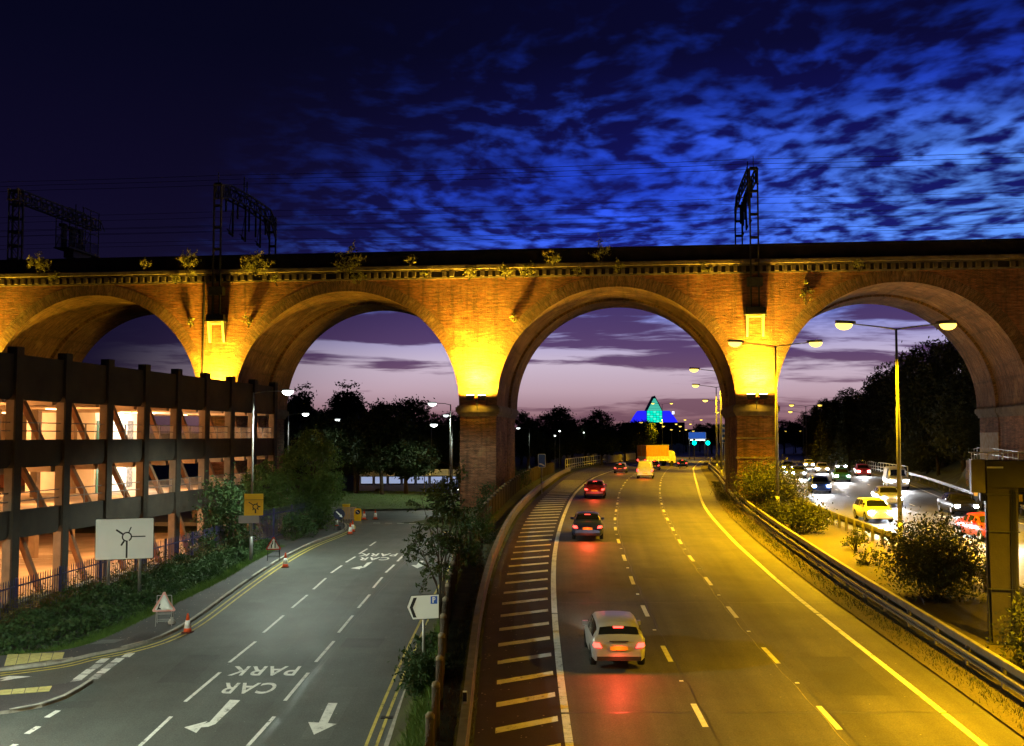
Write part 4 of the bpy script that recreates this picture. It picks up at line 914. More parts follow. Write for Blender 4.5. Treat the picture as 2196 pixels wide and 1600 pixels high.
# yellow keep-left bollard, guard railing
c = (-12.23,85.53); o = empty('bollard', (c[0], c[1], zl(c[1])), R(8)); tag(o, 'yellow plastic traffic bollard with blue arrow disc by the roundabout', 'bollard')
b = MB(); b.prism(rrect(.62, .26, .08), lambda a, c_, t: (a, c_, t), 0, .14); b.build('base', mat('bollard_grey', (.2,.2,.2), .7), o)
b = MB(); panel(b, [(-.25,.14),(.25,.14),(.31,.55),(.28,1.02),(.2,1.12),(-.2,1.12),(-.28,1.02),(-.31,.55)], -.09, .09); b.build('shell', mat('bollard_yellow', (.80,.50,.0), .5), o)
b = MB(); panel(b, disc_poly(.19, 20, (0, .84)), -.1, -.091); b.build('disc', mat('sign_dark_blue', (.01,.015,.05), .5), o); b = MB(); rod(b, (-.1, .93), (.07, .77), .05, -.104); b.build('arrow', M_swhite, o)
def guard_rail(p, q, label, n=20):
    o = empty('guard_railing', (p[0], p[1], zl(p[1])), 0); tag(o, label, 'railing', 'pedestrian guard railings by the roundabout'); d = Vector((q[0]-p[0], q[1]-p[1], zl(q[1])-zl(p[1])))
    b = MB()
    for h in (.12, 1.05): b.beam(Vector((0, 0, h)), d+Vector((0, 0, h)), .05, .05)
    b.build('rails', M_galv, o)
    for i in range(n+1): b = MB(); b.beam(d*(i/n)+Vector((0, 0, .0 if i % 5 == 0 else .12)), d*(i/n)+Vector((0, 0, 1.05)), .05 if i % 5 == 0 else .025, .025); b.build('post' if i % 5 == 0 else 'upright', M_galv, o)
guard_rail((-13.59,87.83), (-12.71,87.83), 'pale guard railing panel left of the yellow bollard')
guard_rail((-14.72,87.36), (-13.73,88.30), 'pale guard railing panel behind the round arrow sign', 16)
c = (-13.73,89.26); b = MB(); b.box(-.28, .28, -.2, .2, 0, 1.15); b.box(-.31, .31, -.23, .23, 1.15, 1.22); tag(b.build('grit_bin', mat('bin_yellow', (.72,.52,.02), .6), None, False, (c[0], c[1], zl(c[1]))), 'yellow box behind the guard railing by the roundabout', 'box')
# chevron board on the island
c = (-4.5, 101.5); o = sign_root('chevron_board', (c[0], c[1], zl(c[1])+.1), R(5), 'black and white chevron board on the roundabout edge'); b = MB(); panel(b, rrect(2.6, .55, .03), -.02, 0); b.build('board', M_sblack, o, loc=(0, 0, .85))
for i in range(5): b = MB(); x = -1.05+i*.48; panel(b, [(x, .0), (x+.2, .22), (x+.36, .22), (x+.16, 0), (x+.36, -.22), (x+.2, -.22)], -.03, -.021); b.build('chevron', M_swhite, o, loc=(0, 0, .85))
for s in (-.9, .9): b = MB(); b.tube([(s, .03, 0), (s, .03, 1.1)], .04, 6); b.build('post', M_galv, o)
# motorway blue marker sign at the left edge
o = sign_root('motorway_sign', ((2.66,96.00,6.80)[0], 96, gz((2.66,96.00,6.80)[0], 96)), 0, 'small blue upright motorway sign with a white bar left of the hatching'); zc = (2.66,96.00,6.80)[2]-o.location.z
b = MB(); panel(b, rrect(.68, 1.20, .1), -.03, -.01); b.build('border', M_swhite, o, loc=(0, 0, zc)); b = MB(); panel(b, rrect(.60, 1.12, .08), -.04, -.031); b.build('panel', M_sblue, o, loc=(0, 0, zc)); b = MB(); panel(b, [(-.22,-.22),(.0,-.26),(.24,-.40),(.24,-.52),(-.02,-.38),(-.24,-.34)], -.05, -.041); b.build('bar_symbol', M_swhite, o, loc=(0, 0, zc))
b = MB(); b.tube([(0, .03, -.3), (0, .03, zc+.5)], .05, 6); b.build('post', M_galv, o)
# marker post at the bottom edge
c = (-1.28, 29.6); o = sign_root('marker_post', (c[0], c[1], zm(c[1])-.1), 0, 'white marker post with red stripe behind the nearside barrier', 'marker post'); b = MB(); b.box(-.06, .06, -.04, .04, 0, 1.15); b.build('post', M_swhite, o); b = MB(); b.box(-.035, .035, -.047, -.041, .2, .82); b.build('reflector', M_sred, o); b = MB(); b.box(-.055, .055, -.047, -.041, .88, 1.12); b.build('plate', mat('marker_navy', (.02,.02,.06), .5), o)
# gantry sign and signals far up the motorway
d_ = 300; c = (51.69,300.00,9.13); o = sign_root('gantry_sign', (c[0], d_, zm(d_)), 0, 'blank blue sign board with white border over the distant motorway'); zc = c[2]-zm(d_); b = MB(); panel(b, rrect(5.0, 2.0, .1), -.1, 0); b.build('border', M_swhite, o, loc=(0, 0, zc)); b = MB(); panel(b, rrect(4.7, 1.75, .08), -.13, -.101); b.build('panel', emat('backlit_blue_sign', (.03,.12,.55), .75), o, loc=(0, 0, zc))
b = MB(); b.box(-2.0, 2.0, -1.1, -.8, -1.35, -1.2); b.build('sign_light', emat('sign_light', (.9,1,.95), 7), o, loc=(0, 0, zc)); b = MB()
for s in (-2.2, 2.2): b.tube([(s, .1, -zc-.2), (s, .1, 1.0)], .12, 6)
b.build('post', M_galv, o, loc=(0, 0, zc))
for u, lb in ((1488, 'left green traffic signal under the blue sign'), (1517, 'right green traffic signal under the blue sign')):
    c = ((u-1098)/2300*280, 280, 9-15/2300*280); o = empty('traffic_signal', (c[0], 280, zm(280)), 0); tag(o, lb, 'traffic light', 'green traffic signals'); zc = c[2]-zm(280)
    b = MB(); b.tube([(0, .1, -.2), (0, .1, zc)], .08, 6); b.build('post', M_steel, o); b = MB(); b.box(-.32, .32, -.1, .15, zc-.4, zc+1.1); b.build('signal_box', M_sblack, o)
    b = MB(); panel(b, disc_poly(.55, 20, (0, zc)), -.2, -.12); b.build('green_lamp', emat('green_signal', (.0,.95,.65), 5), o)
o = sign_root('motorway_sign', ((33.58,170.00,9.37)[0], 170, zm(170)), R(-4), 'tall blue distance sign partly hidden by the motorway pier'); zc = (33.58,170.00,9.37)[2]-zm(170)
b = MB(); panel(b, rrect(1.5, 3.0, .1), -.1, 0); b.build('border', M_swhite, o, loc=(0, 0, zc)); b = MB(); panel(b, rrect(1.3, 2.8, .08), -.13, -.101); b.build('panel', M_sblue, o, loc=(0, 0, zc))
for i in range(3): b = MB(); panel(b, rrect(.5, .35, .05), -.14, -.131); b.build('count_block', M_swhite, o, loc=(-.15, 0, zc+.85-i*.8))
b = MB(); b.tube([(0, .1, 0), (0, .1, zc)], .08, 6); b.build('post', M_galv, o)

# ================================================================== BARRIERS AND FENCES
M_bar = mat('barrier_steel', (.19,.185,.17), .55, .3, 2, metal=.35); M_barp = mat('barrier_post', (.16,.14,.11), .8, .3, 3)
def wrail(b, pts, z, off=0.0, h=.30, t=.08, zf=None):
    prof = [(0, h/2), (t, h*.38), (t, h*.16), (0, .03), (0, -.03), (t, -h*.16), (t, -h*.38), (0, -h/2)]
    rows = []
    for i, p in enumerate(pts):
        a = pts[max(0, i-1)]; c = pts[min(len(pts)-1, i+1)]; d = Vector((c[0]-a[0], c[1]-a[1])).normalized(); n = Vector((d.y, -d.x))
        rows.append([(p[0]+n.x*(off+q), p[1]+n.y*(off+q), zf(p[1])+z+k) for q, k in prof])
    b.grid(rows); b.grid([[(x-.012*(1 if off < 0 else -1), y, zz) for x, y, zz in r] for r in rows])
def boxrail(b, pts, z, w, h, zf):
    rows = []
    for i, p in enumerate(pts):
        a = pts[max(0, i-1)]; c = pts[min(len(pts)-1, i+1)]; d = Vector((c[0]-a[0], c[1]-a[1])).normalized(); n = Vector((d.y, -d.x))
        rows.append([(p[0]+n.x*q, p[1]+n.y*q, zf(p[1])+z+k) for q, k in ((-w/2, -h/2), (-w/2, h/2), (w/2, h/2), (w/2, -h/2), (-w/2, -h/2))])
    b.grid(rows)
def barrier(name, fx, zf, y0, y1, label, rails, step=2.4, ph=.75, cat='crash barrier', group='crash barriers', postw=.12):
    o = empty(name, (0, 0, 0)); tag(o, label, cat, group)
    secs = []; y = y0
    while y < y1:
        L = min(9.6 if y < 140 else 40, y1-y); secs.append((y, y+L)); y += L
    for (a, c) in secs:
        pts = [(fx(q), q) for q in np.linspace(a, c, max(3, int((c-a)/1.6)))]
        for kind, z, off, h in rails:
            b = MB()
            if kind == 'w': wrail(b, pts, z, off, h, .08 if off >= 0 else -.08, zf)
            else: boxrail(b, [(p[0]+off, p[1]) for p in pts], z, h, .20, zf)
            b.build('rail', M_bar, o)
    pm = MB().box(-postw/2, postw/2, -.06, .06, -.3, ph).mesh('post', M_barp); y = y0+.3
    while y < y1:
        link('post', pm, o, (fx(y), y, zf(y))); y += step if y < 160 else step*3
    return o
barrier('crash_barrier', lambda y: x_med(y)+2.75+max(0, (30-y)*.01), lambda y: zm(y)+.05, 16, 330, 'long open box crash barrier along the near edge of the central reserve', (('box', .74, .0, .16), ('w', .36, -.14, .30), ('w', .40, .10, .26)), 2.4, .72)
barrier('crash_barrier', lambda y: x_rl(y)-.95, lambda y: zm(y)+.04, 30, 230, 'crash barrier with stout posts beside the oncoming carriageway', (('w', .56, .10, .32), ('box', .74, .08, .10)), 1.6, .80, postw=.16)
barrier('crash_barrier', lambda y: x_hat(y)-.55, lambda y: zm(y)+.0, 8, 150, 'rusty looking crash barrier along the left edge of the hatching', (('box', .62, .0, .22), ('w', .40, .06, .28)), 3.2, .60)
barrier('crash_barrier', lambda y: x_rr(y)+1.1, lambda y: zm(y)+.03, 40, 125, 'far side crash barrier below the brick retaining wall', (('w', .62, -.06, .31),), 3.2, .7)
def railing_wall(fx, zf, y0, y1, label, n, h=1.05, m=None):
    o = empty('bridge_railing', (0, 0, 0)); tag(o, label, 'railing', 'white bridge railings'); m = m or mat('white_railing', (.72,.70,.62), .5, .1)
    for hh in (.15, .6, h):
        b = MB(); P = [(fx(q), q, zf(q)+hh) for q in np.linspace(y0, y1, 10)]
        for a, c in zip(P, P[1:]): b.beam(a, c, .09, .10)
        b.build('rail', m, o)
    for i in range(n+1):
        q = y0+(y1-y0)*i/n; b = MB(); b.beam((fx(q), q, zf(q)-.2), (fx(q), q, zf(q)+h), .10, .10); b.build('post', m, o)
    return o
railing_wall(lambda y: x_hat(y)-1.7+(y-160)*.002, lambda y: zm(y)+.35, 158, 235, 'white railing on the left edge where the motorway bends', 20, 1.5)
railing_wall(lambda y: x_rr(y)+1.3, lambda y: zm(y)+.15, 128, 205, 'white railing on the far edge of the oncoming carriageway', 22, 1.2)
b = MB(); f = lambda y: x_hat(y)-1.5
rows = [[(f(q)-.25, q, zm(q)-.3), (f(q)-.25, q, zm(q)+1.75), (f(q)+.25, q, zm(q)+1.75), (f(q)+.3, q, zm(q)-.3)] for q in np.linspace(236, 420, 14)]
b.grid(rows); b.add([rows[0][i] for i in range(4)], [(0,1,2,3)]); tag(b.build('concrete_parapet', mat('pale_concrete', (.50,.45,.36), .85, .15, .6)), 'pale concrete parapet curving along the distant motorway bend', 'parapet')
# timber fence between the bank and the motorway
M_tim = mat('dark_timber', (.055,.042,.03), .9, .4, 2, bump=.4, bscale=18, stretch=(1, 1, .2)); M_timtop = mat('grey_timber_end', (.20,.17,.12), .9, .2, 6)
fo = empty('timber_fence', (0, 0, 0)); tag(fo, 'dark close boarded timber fence with round posts along the left of the motorway', 'fence')
tfx = lambda y: x_tf(y)-.0+.25*sst(60, 30, y)-.25
y = 24.0; i = 0
while y < 150:
    st = 2.4; h = 1.35; z = gz(tfx(y), y)
    b = MB(); b.tube_z([(tfx(y), y, z-.3), (tfx(y), y, z+h+.12), (tfx(y), y, z+h+.19)], [.11, .11, .05], 10, 0, True); b.build('post', [M_timtop if False else M_tim], fo, True)
    b = MB(); b.lathe([(.112, 0), (.112, .09), (.06, .15)], 10, (tfx(y), y, z+h+.06)); b.build('post_cap', M_timtop, fo, True)
    nb = 12 if y < 70 else 4
    for j in range(nb):
        a = y+st*j/nb+.02; c = y+st*(j+1)/nb-.01; za, zc_ = gz(tfx(a), a), gz(tfx(c), c); hh = h+random.uniform(-.02, .02); o_ = .02*(j % 2); b = MB()
        vs = [(tfx(a)+o_, a, za-.1), (tfx(c)+o_, c, zc_-.1), (tfx(c)+o_, c, zc_+hh), (tfx(a)+o_, a, za+hh)]
        b.add([(p[0]-.012, p[1], p[2]) for p in vs]+[(p[0]+.012, p[1], p[2]) for p in vs], [(0,1,2,3), (7,6,5,4), (3,2,6,7), (0,3,7,4), (1,5,6,2)]); b.build('board', M_tim, fo)
    y += st
# blue palisade fence in front of the car park
M_pal = mat('blue_palisade', (.035,.035,.11), .5, .3, 4, metal=.2)
def palisade(pts, label, h=1.9, group=None, zb=None):
    o = empty('palisade_fence', (pts[0][0], pts[0][1], 0)); tag(o, label, 'fence', group); ox, oy = pts[0]; pal = MB(); acc = 0
    for a, c in zip(pts, pts[1:]):
        d = Vector((c[0]-a[0], c[1]-a[1])); L = d.length; d /= L
        for hh in (.35, h-.35):
            b = MB(); b.beam((a[0]-ox, a[1]-oy, (zb or gz)(*a)+hh), (c[0]-ox, c[1]-oy, (zb or gz)(*c)+hh), .05, .06); b.build('rail', M_pal, o)
        b = MB(); b.box(a[0]-ox-.05, a[0]-ox+.05, a[1]-oy-.05, a[1]-oy+.05, (zb or gz)(*a)-.3, (zb or gz)(*a)+h+.02); b.build('post', M_pal, o)
        n = int(L/.155)
        for i in range(n):
            x = a[0]+d.x*(i+.5)*L/n; y = a[1]+d.y*(i+.5)*L/n; z = (zb or gz)(x, y); s = d*.033; nn = Vector((d.y, -d.x))*.03
            X = x-ox+nn.x; Y = y-oy+nn.y
            pal.add([(X-s.x, Y-s.y, z+.05), (X+s.x, Y+s.y, z+.05), (X+s.x, Y+s.y, z+h-.08), (X, Y, z+h+.04), (X-s.x, Y-s.y, z+h-.08)], [(0,1,2,3,4)])
    tag(pal.build('pales', M_pal, o), kind='stuff'); return o
palisade([(x_pf(q)+.15, q) for q in np.arange(40, 70.1, 2.75)], 'blue steel palisade fence along the verge in front of the car park')
palisade([(-16.9, 69.5), (-15.9, 72.0), (-15.2, 74.5), (-14.8, 77.0)], 'short blue palisade run climbing towards the steps by the bushes', 2.2)
# brick steps parapet with handrails near the pavement end
o = empty('steps', (-14.2, 79.5, zl(79.5)), R(12)); tag(o, 'short flight of steps with pale handrails behind the bushes at the pavement end', 'steps')
for i in range(7): b = MB(); b.box(-2.8+.0, -.6, i*.30, 2.4, i*.17, (i+1)*.17); b.build('step', kerb_m, o)
for s in (-.5, -2.9): b = MB(); b.tube([(s, -.4, .9), (s, 0, 1.0), (s, 2.2, 2.3), (s, 2.9, 2.4)], .03, 6); b.tube([(s, 0, 0), (s, 0, 1.0)], .03, 6); b.tube([(s, 2.2, 1), (s, 2.2, 2.3)], .03, 6); b.build('handrail', M_galv, o)
b = MB(); b.box(-.45, -.1, -.6, 2.6, -.2, .95); b.build('side_wall', B_pier, o)

# ================================================================== SIGN GANTRY LEG at the right, retaining wall
o = empty('sign_gantry', (17.25, 38.2, zm(38.2)), R(-18)); tag(o, 'square concrete gantry post with a yellow lit cabinet at its head', 'gantry'); H = 8.15-zm(38.2)
M_gc = mat('gantry_concrete', (.034,.028,.021), .85, .2, 1.2, bump=.3, bscale=14)
b = MB(); b.add([(-.34,-.42,-.2),(.50,-.42,-.2),(.50,.42,-.2),(-.34,.42,-.2),(-.44,-.50,H),(.58,-.50,H),(.58,.5,H),(-.44,.5,H)], [(0,1,5,4),(1,2,6,5),(2,3,7,6),(3,0,4,7),(4,5,6,7)]); b.build('post', M_gc, o)
b = MB(); b.box(-.46, -.40, -.30, .1, .0, H-.2); b.build('cable_trunking', M_steel, o)
for i in range(9): b = MB(); b.box(-.475, -.45, -.14, -.08, .4+i*.62, .46+i*.62); b.build('trunking_clip', M_galv, o)
b = MB(); b.box(-.92, -.46, -.42, .25, H-1.15, H+.02); b.build('cabinet', mat('cabinet_paint', (.12,.105,.06), .6, .1), o)
b = MB(); b.box(-.62, -.42, -.2, .2, H-1.45, H-1.16); b.build('cabinet_base', M_steel, o)
for q in range(4):
    b = MB(); b.tube([(-.22+q*.26, -.52, .0), (-.22+q*.26, -.52, .14)], .03, 6); b.build('anchor_bolt', M_galv, o)
b = MB(); b.box(-.55, .70, -.62, .62, -.1, .05); b.build('base_plate', M_steel, o)
for z_ in (1.9, 3.9, 5.2): b = MB(); b.box(-.47, .60, -.53, .53, z_, z_+.03); b.build('shutter_joint', M_steel, o)
for q in range(3): b = MB(); b.tube([(.30+q*.07, -.52, .1), (.32+q*.07, -.555, H*.5), (.34+q*.07, -.56, H-1.0)], .02, 6); b.build('cable', M_sblack, o)
b = MB(); b.box(-.42, 19, -.55, .65, H-.95, H-.01); b.build('beam', mat('gantry_beam', (.03,.027,.022), .8, .2), o)
b = MB()
b.beam((-1.0, -.5, H+.27), (19, -.5, H+.27), .04, .04)
for i in range(40): b.beam((-.9+i*.5, -.5, H), (-.9+i*.5, -.5, H+.27), .03, .03)
b.build('handrail', M_galv, o)
b = MB(); b.box(-.42, .1, -.62, -.5, H-.28, H-.22); b.build('lamp_fitting', M_galv, o)
B_ret = brick('retaining_brick', (.20,.13,.09), False, .5)
ro = empty('retaining_wall', (0, 0, 0)); tag(ro, 'brick retaining wall with railings below the wooded bank at the right', 'wall')
b = MB(); f = lambda y: x_rr(y)+3.35
q_ = list(np.linspace(58, 103, 24)); top = lambda y: zm(y)+2.95-.35*sst(95, 103, y)
b.grid([[(f(y), y, zm(y)-.2), (f(y)+.1, y, zm(y)+1.4), (f(y)+.2, y, top(y)), (f(y)+.65, y, top(y)), (f(y)+.65, y, zm(y))] for y in q_]); b.build('brickwork', B_ret, ro)
b = MB(); b.grid([[(f(y)+.14, y, top(y)), (f(y)+.14, y, top(y)+.14), (f(y)+.72, y, top(y)+.14), (f(y)+.72, y, top(y))] for y in q_]); b.build('coping', M_stone, ro)
for (ya, yb) in ((84, 100),):
    b = MB()
    for h in (.5, 1.05): 
        P = [(f(y)+.4, y, top(y)+.14+h) for y in np.linspace(ya, yb, 8)]
        for a, c in zip(P, P[1:]): b.beam(a, c, .045, .045)
    for y in np.linspace(ya, yb, 12): b.beam((f(y)+.4, y, top(y)), (f(y)+.4, y, top(y)+1.2), .05, .05)
    b.build('railing', M_galv, ro)
b = MB(); y = 83.5; b.box(f(y)-.06, f(y)+.04, y, y+.6, zm(y)+2.0, zm(y)+2.3); b.build('wall_plate', M_swhite, ro)

# ================================================================== VEGETATION
def np_mesh(name, V, nper, mats):
    n = len(V); nf = n//nper; me = bpy.data.meshes.new(name)
    me.vertices.add(n); me.vertices.foreach_set('co', V.astype(np.float32).ravel())
    me.loops.add(n); me.loops.foreach_set('vertex_index', np.arange(n, dtype=np.int32))
    me.polygons.add(nf); me.polygons.foreach_set('loop_start', np.arange(0, n, nper, dtype=np.int32)); me.polygons.foreach_set('loop_total', np.full(nf, nper, dtype=np.int32))
    me.materials.append(mats); me.update(calc_edges=True); me.validate(); return me
def leaves(name, C, size, m, rng, flat=0.0, asp=.5):
    N = len(C); a = rng.normal(size=(N, 3)); a[:, 2] *= (1-flat); a /= np.linalg.norm(a, axis=1)[:, None]
    b = rng.normal(size=(N, 3)); b -= a*np.sum(a*b, axis=1)[:, None]; b /= np.linalg.norm(b, axis=1)[:, None]
    s = size*rng.uniform(.6, 1.35, (N, 1)); a = a*s; b = b*s*asp
    V = np.stack([C-a, C+b*.9-a*.1, C+a, C-b*.9-a*.1], axis=1).reshape(-1, 3); return np_mesh(name, V, 4, m)
def clumped(rng, blobs, nclump, per, rad, shell=.62):
    """points gathered in twiggy clumps spread over the outer volume of a few ellipsoids"""
    out = []; cen = []; vol = np.array([b[3]*b[4]*b[5] for b in blobs]); vol = vol/vol.sum()
    for k_ in range(nclump):
        bl = blobs[rng.choice(len(blobs), p=vol)]; d = rng.normal(size=3); d /= np.linalg.norm(d); r = shell+(1.06-shell)*rng.random()**.7
        c = np.array(bl[:3])+d*r*np.array(bl[3:6]); cen.append(c); q = rad*rng.uniform(.5, 1.35); n = int(per*rng.uniform(.5, 1.3))
        out.append(c+rng.normal(size=(n, 3))*q*np.array([.55, .55, .38]))
    return np.concatenate(out), np.array(cen)
def LEAF(name, col, col2, tr=.25): return mat(name, col, .65, .2, .9, col2=col2, trans=tr, spec=.3)
L_dark = LEAF('dark_tree_leaf', (.018,.030,.010), (.035,.055,.016)); L_green = LEAF('fresh_green_leaf', (.075,.14,.03), (.13,.22,.05)); L_bush = LEAF('bush_leaf', (.035,.042,.014), (.065,.075,.024)); L_ivy = LEAF('ivy_leaf', (.022,.055,.018), (.06,.115,.035)); L_wall = LEAF('buddleia_leaf', (.17,.16,.05), (.26,.24,.08)); L_bank = LEAF('bank_tree_leaf', (.03,.036,.012), (.055,.06,.02))
M_bark = mat('bark', (.06,.045,.03), .95, .35, 3, bump=.8, bscale=10)
def limbs(b, base, top, cen, rng, r0, nl):
    base = Vector(base); top = Vector(top); mid = base.lerp(top, .5)+Vector((rng.normal()*.15, rng.normal()*.15, 0))
    b.tube([base-Vector((0, 0, .3)), base.lerp(mid, .5), mid, top], [r0*1.25, r0, r0*.8, r0*.3], 8)
    for k_ in range(nl):
        c = Vector(cen[rng.integers(len(cen))]); t = rng.uniform(.3, .85); s = base.lerp(top, t)
        m_ = s.lerp(c, .5)+Vector((0, 0, -.2)); b.tube([s, m_, c], [r0*.42*(1-t*.4), r0*.28, r0*.07], 5)
def tree_proto(seed, blobs, ncl, per, rad, leaf, m, trunk, r0, nl=14, asp=.5):
    rng = np.random.default_rng(seed); C, cen = clumped(rng, blobs, ncl, per, rad); cm = leaves('crown', C, leaf, m, rng, 0, asp); b = MB(); limbs(b, trunk[0], trunk[1], cen, rng, r0, nl); return cm, b.mesh('trunk', M_bark, True)
def put_tree(name, proto, loc, s, rz, label, cat='tree', group=None, sz=None):
    o = empty(name, loc, rz); o.scale = (s, s, sz or s); tag(o, label, cat, group); link('crown', proto[0], o); link('trunk', proto[1], o); return o
BROAD = [tree_proto(11, [(0,0,6.6,3.4,3.4,3.2),(1.6,.5,4.9,2.2,2.2,1.8),(-1.7,-.4,5.2,2.1,2.3,1.9)], 260, 36, .75, .20, L_dark, ((0,0,0),(0,0,7.2)), .24),
         tree_proto(12, [(0,0,7.2,2.8,3.0,3.4),(-1.4,.9,5.0,2.3,2.3,2.0),(1.9,-.6,5.6,1.8,1.9,2.2),(.4,0,9.6,1.4,1.4,1.5)], 260, 36, .7, .20, L_dark, ((0,0,0),(.2,0,8.6)), .22),
         tree_proto(13, [(0,0,5.4,3.8,3.6,2.6),(2.3,0,4.4,1.9,2.1,1.7),(-1.2,1,7.4,1.8,1.9,1.7)], 260, 36, .7, .21, L_dark, ((0,0,0),(-.3,0,6.3)), .26)]
BANK = [tree_proto(21, [(0,0,6.2,3.2,3.2,3.2),(1.8,.5,4.2,2.2,2.2,2.0),(-1.9,-.4,3.6,2.1,2.3,2.2),(.3,0,9.2,1.4,1.5,1.6)], 320, 34, .65, .17, L_bank, ((0,0,0),(0,0,8.0)), .2),
        tree_proto(22, [(0,0,4.6,3.4,3.3,3.0),(-1.3,1,7.3,1.6,1.6,2.0),(1.9,-.6,5.6,1.6,1.7,2.2),(-.2,0,2.2,3.2,3.2,1.6)], 320, 34, .65, .17, L_bank, ((0,0,0),(.2,0,7.6)), .2)]
POPLAR = tree_proto(31, [(0,0,5.5,1.15,1.15,4.6),(0,0,9.0,.75,.75,2.3)], 150, 36, .5, .18, L_dark, ((0,0,0),(0,0,9)), .18)
def spiky(seed):
    rng = np.random.default_rng(seed); P = []
    for k_ in range(46):
        z = 1.0+8.6*k_/46; r = 2.1*(1-z/10.2)+.1
        for j in range(5):
            a = rng.uniform(0, 6.28); t = np.linspace(.1, 1, 9)[:, None]; P.append(np.array([math.cos(a)*r, math.sin(a)*r, -.35])*t+np.array([0, 0, z])+rng.normal(size=(9, 3))*.10)
    C = np.concatenate(P); b = MB(); b.tube([(0,0,-.3),(0,0,9.6)], [.16,.03], 6); return leaves('crown', np.repeat(C, 2, 0)+rng.normal(size=(len(C)*2, 3))*.1, .20, L_bank, rng, 0, .35), b.mesh('trunk', M_bark)
CONIF = spiky(41)
rs = random.Random(5)
gzl = lambda x, y: gz(x, y)-.1
# trees on and behind the roundabout
for k_, (u, d, s) in enumerate(((640,118,.78),(690,113,.80),(722,116,.86),(765,112,.86),(822,110,.90),(872,112,.84))):
    x = (u-1098)/2300*d; put_tree('roundabout_tree', BROAD[k_ % 3], (x, d, 2.5), s, rs.uniform(0, 6), 'dark spreading tree on the roundabout island, %s from the left' % ('first','second','third','fourth','fifth','sixth')[k_], 'tree', 'roundabout trees')
for k_, (u, v, d) in enumerate(((610,868,150),(660,862,160),(700,872,150),(745,858,165),(800,850,150),(850,858,160),(890,868,150),(930,880,170),(965,882,180),(575,850,140),(560,880,120),(1000,890,180),(1050,880,190),(630,900,128),(700,905,130),(770,900,132),(840,905,131),(905,910,133),(955,915,135))):
    x = (u-1098)/2300*d; zt = 9+(935-v)/2300*d; z = gzl(x, d); s = max(.5, (zt-z)/10.2); put_tree('woodland_tree', BROAD[(k_+1) % 3], (x, d, z), s, rs.uniform(0, 6), 'black tree in the wooded backdrop behind the roundabout', 'tree', 'wooded backdrop behind the roundabout')
for k_, (u, v, d) in enumerate(((640,832,170),(653,826,172),(729,824,165),(759,825,166))):
    x = (u-1098)/2300*d; zt = 9+(935-v)/2300*d; z = gzl(x, d); put_tree('poplar_tree', POPLAR, (x, d, z), (zt-z)/11.3*1.25, rs.uniform(0, 6), 'slender upright poplar against the dusk sky, %s from the left' % ('first','second','third','fourth')[k_], 'tree', 'poplars on the skyline', (zt-z)/11.3)
# treeline beyond the motorway bend
k_ = 0
for u, v, d in ((1118,888,230),(1150,884,240),(1178,880,235),(1200,878,240),(1228,884,236),(1255,890,250),(1285,884,240),(1310,892,260),(1338,900,280),(1365,906,300),(1290,900,215),(1340,915,260),(1385,905,330),(1410,915,420),(1440,912,450),(1130,905,200),(1170,912,205),(1215,910,210),(1255,915,215),(1375,925,270),(1470,925,500),(1500,918,480),(1525,905,430),(1548,912,400),(1590,905,380),(1640,900,360),(1680,905,420),(1705,915,450)):
    x = (u-1098)/2300*d; zt = 9+(935-v)/2300*d; z = min(gzl(x, d), zt-6); s = (zt-z)/(10.6 if u < 1400 else 9.4); k_ += 1
    put_tree('treeline_tree', BROAD[k_ % 3], (x, d, z), s, rs.uniform(0, 6), 'black tree of the treeline on the left beyond the motorway bend' if u < 1400 else 'dark tree of the distant treeline beside the far motorway', 'tree', 'left treeline beyond the bend' if u < 1400 else 'distant treeline by the far motorway')
for k_, (u, d) in enumerate(((1188,228),(1212,226),(1232,228))):
    x = (u-1098)/2300*d; z = gzl(x, d); b = MB(); rng = np.random.default_rng(60+k_); P = []
    for j in range(7):
        a = Vector((rng.normal()*.3, 0, 3)); e = Vector((rng.normal()*1.6, rng.normal(), 9.4+rng.normal()*.6)); b.tube([a, a.lerp(e, .5)+Vector((rng.normal()*.2, 0, 0)), e], [.12, .07, .02], 5)
        t = np.linspace(.4, 1, 26)[:, None]; P.append(np.array(a)+(np.array(e)-np.array(a))*t+rng.normal(size=(26, 3))*.16)
    o = empty('ragged_tree', (x, d, z)); tag(o, 'ragged thin topped tree poking above the treeline, %s of three' % ('left','middle','right')[k_], 'tree', 'ragged trees above the treeline'); b.build('trunk', M_bark, o); link('crown', leaves('crown', np.concatenate(P), .26, L_dark, rng), o)
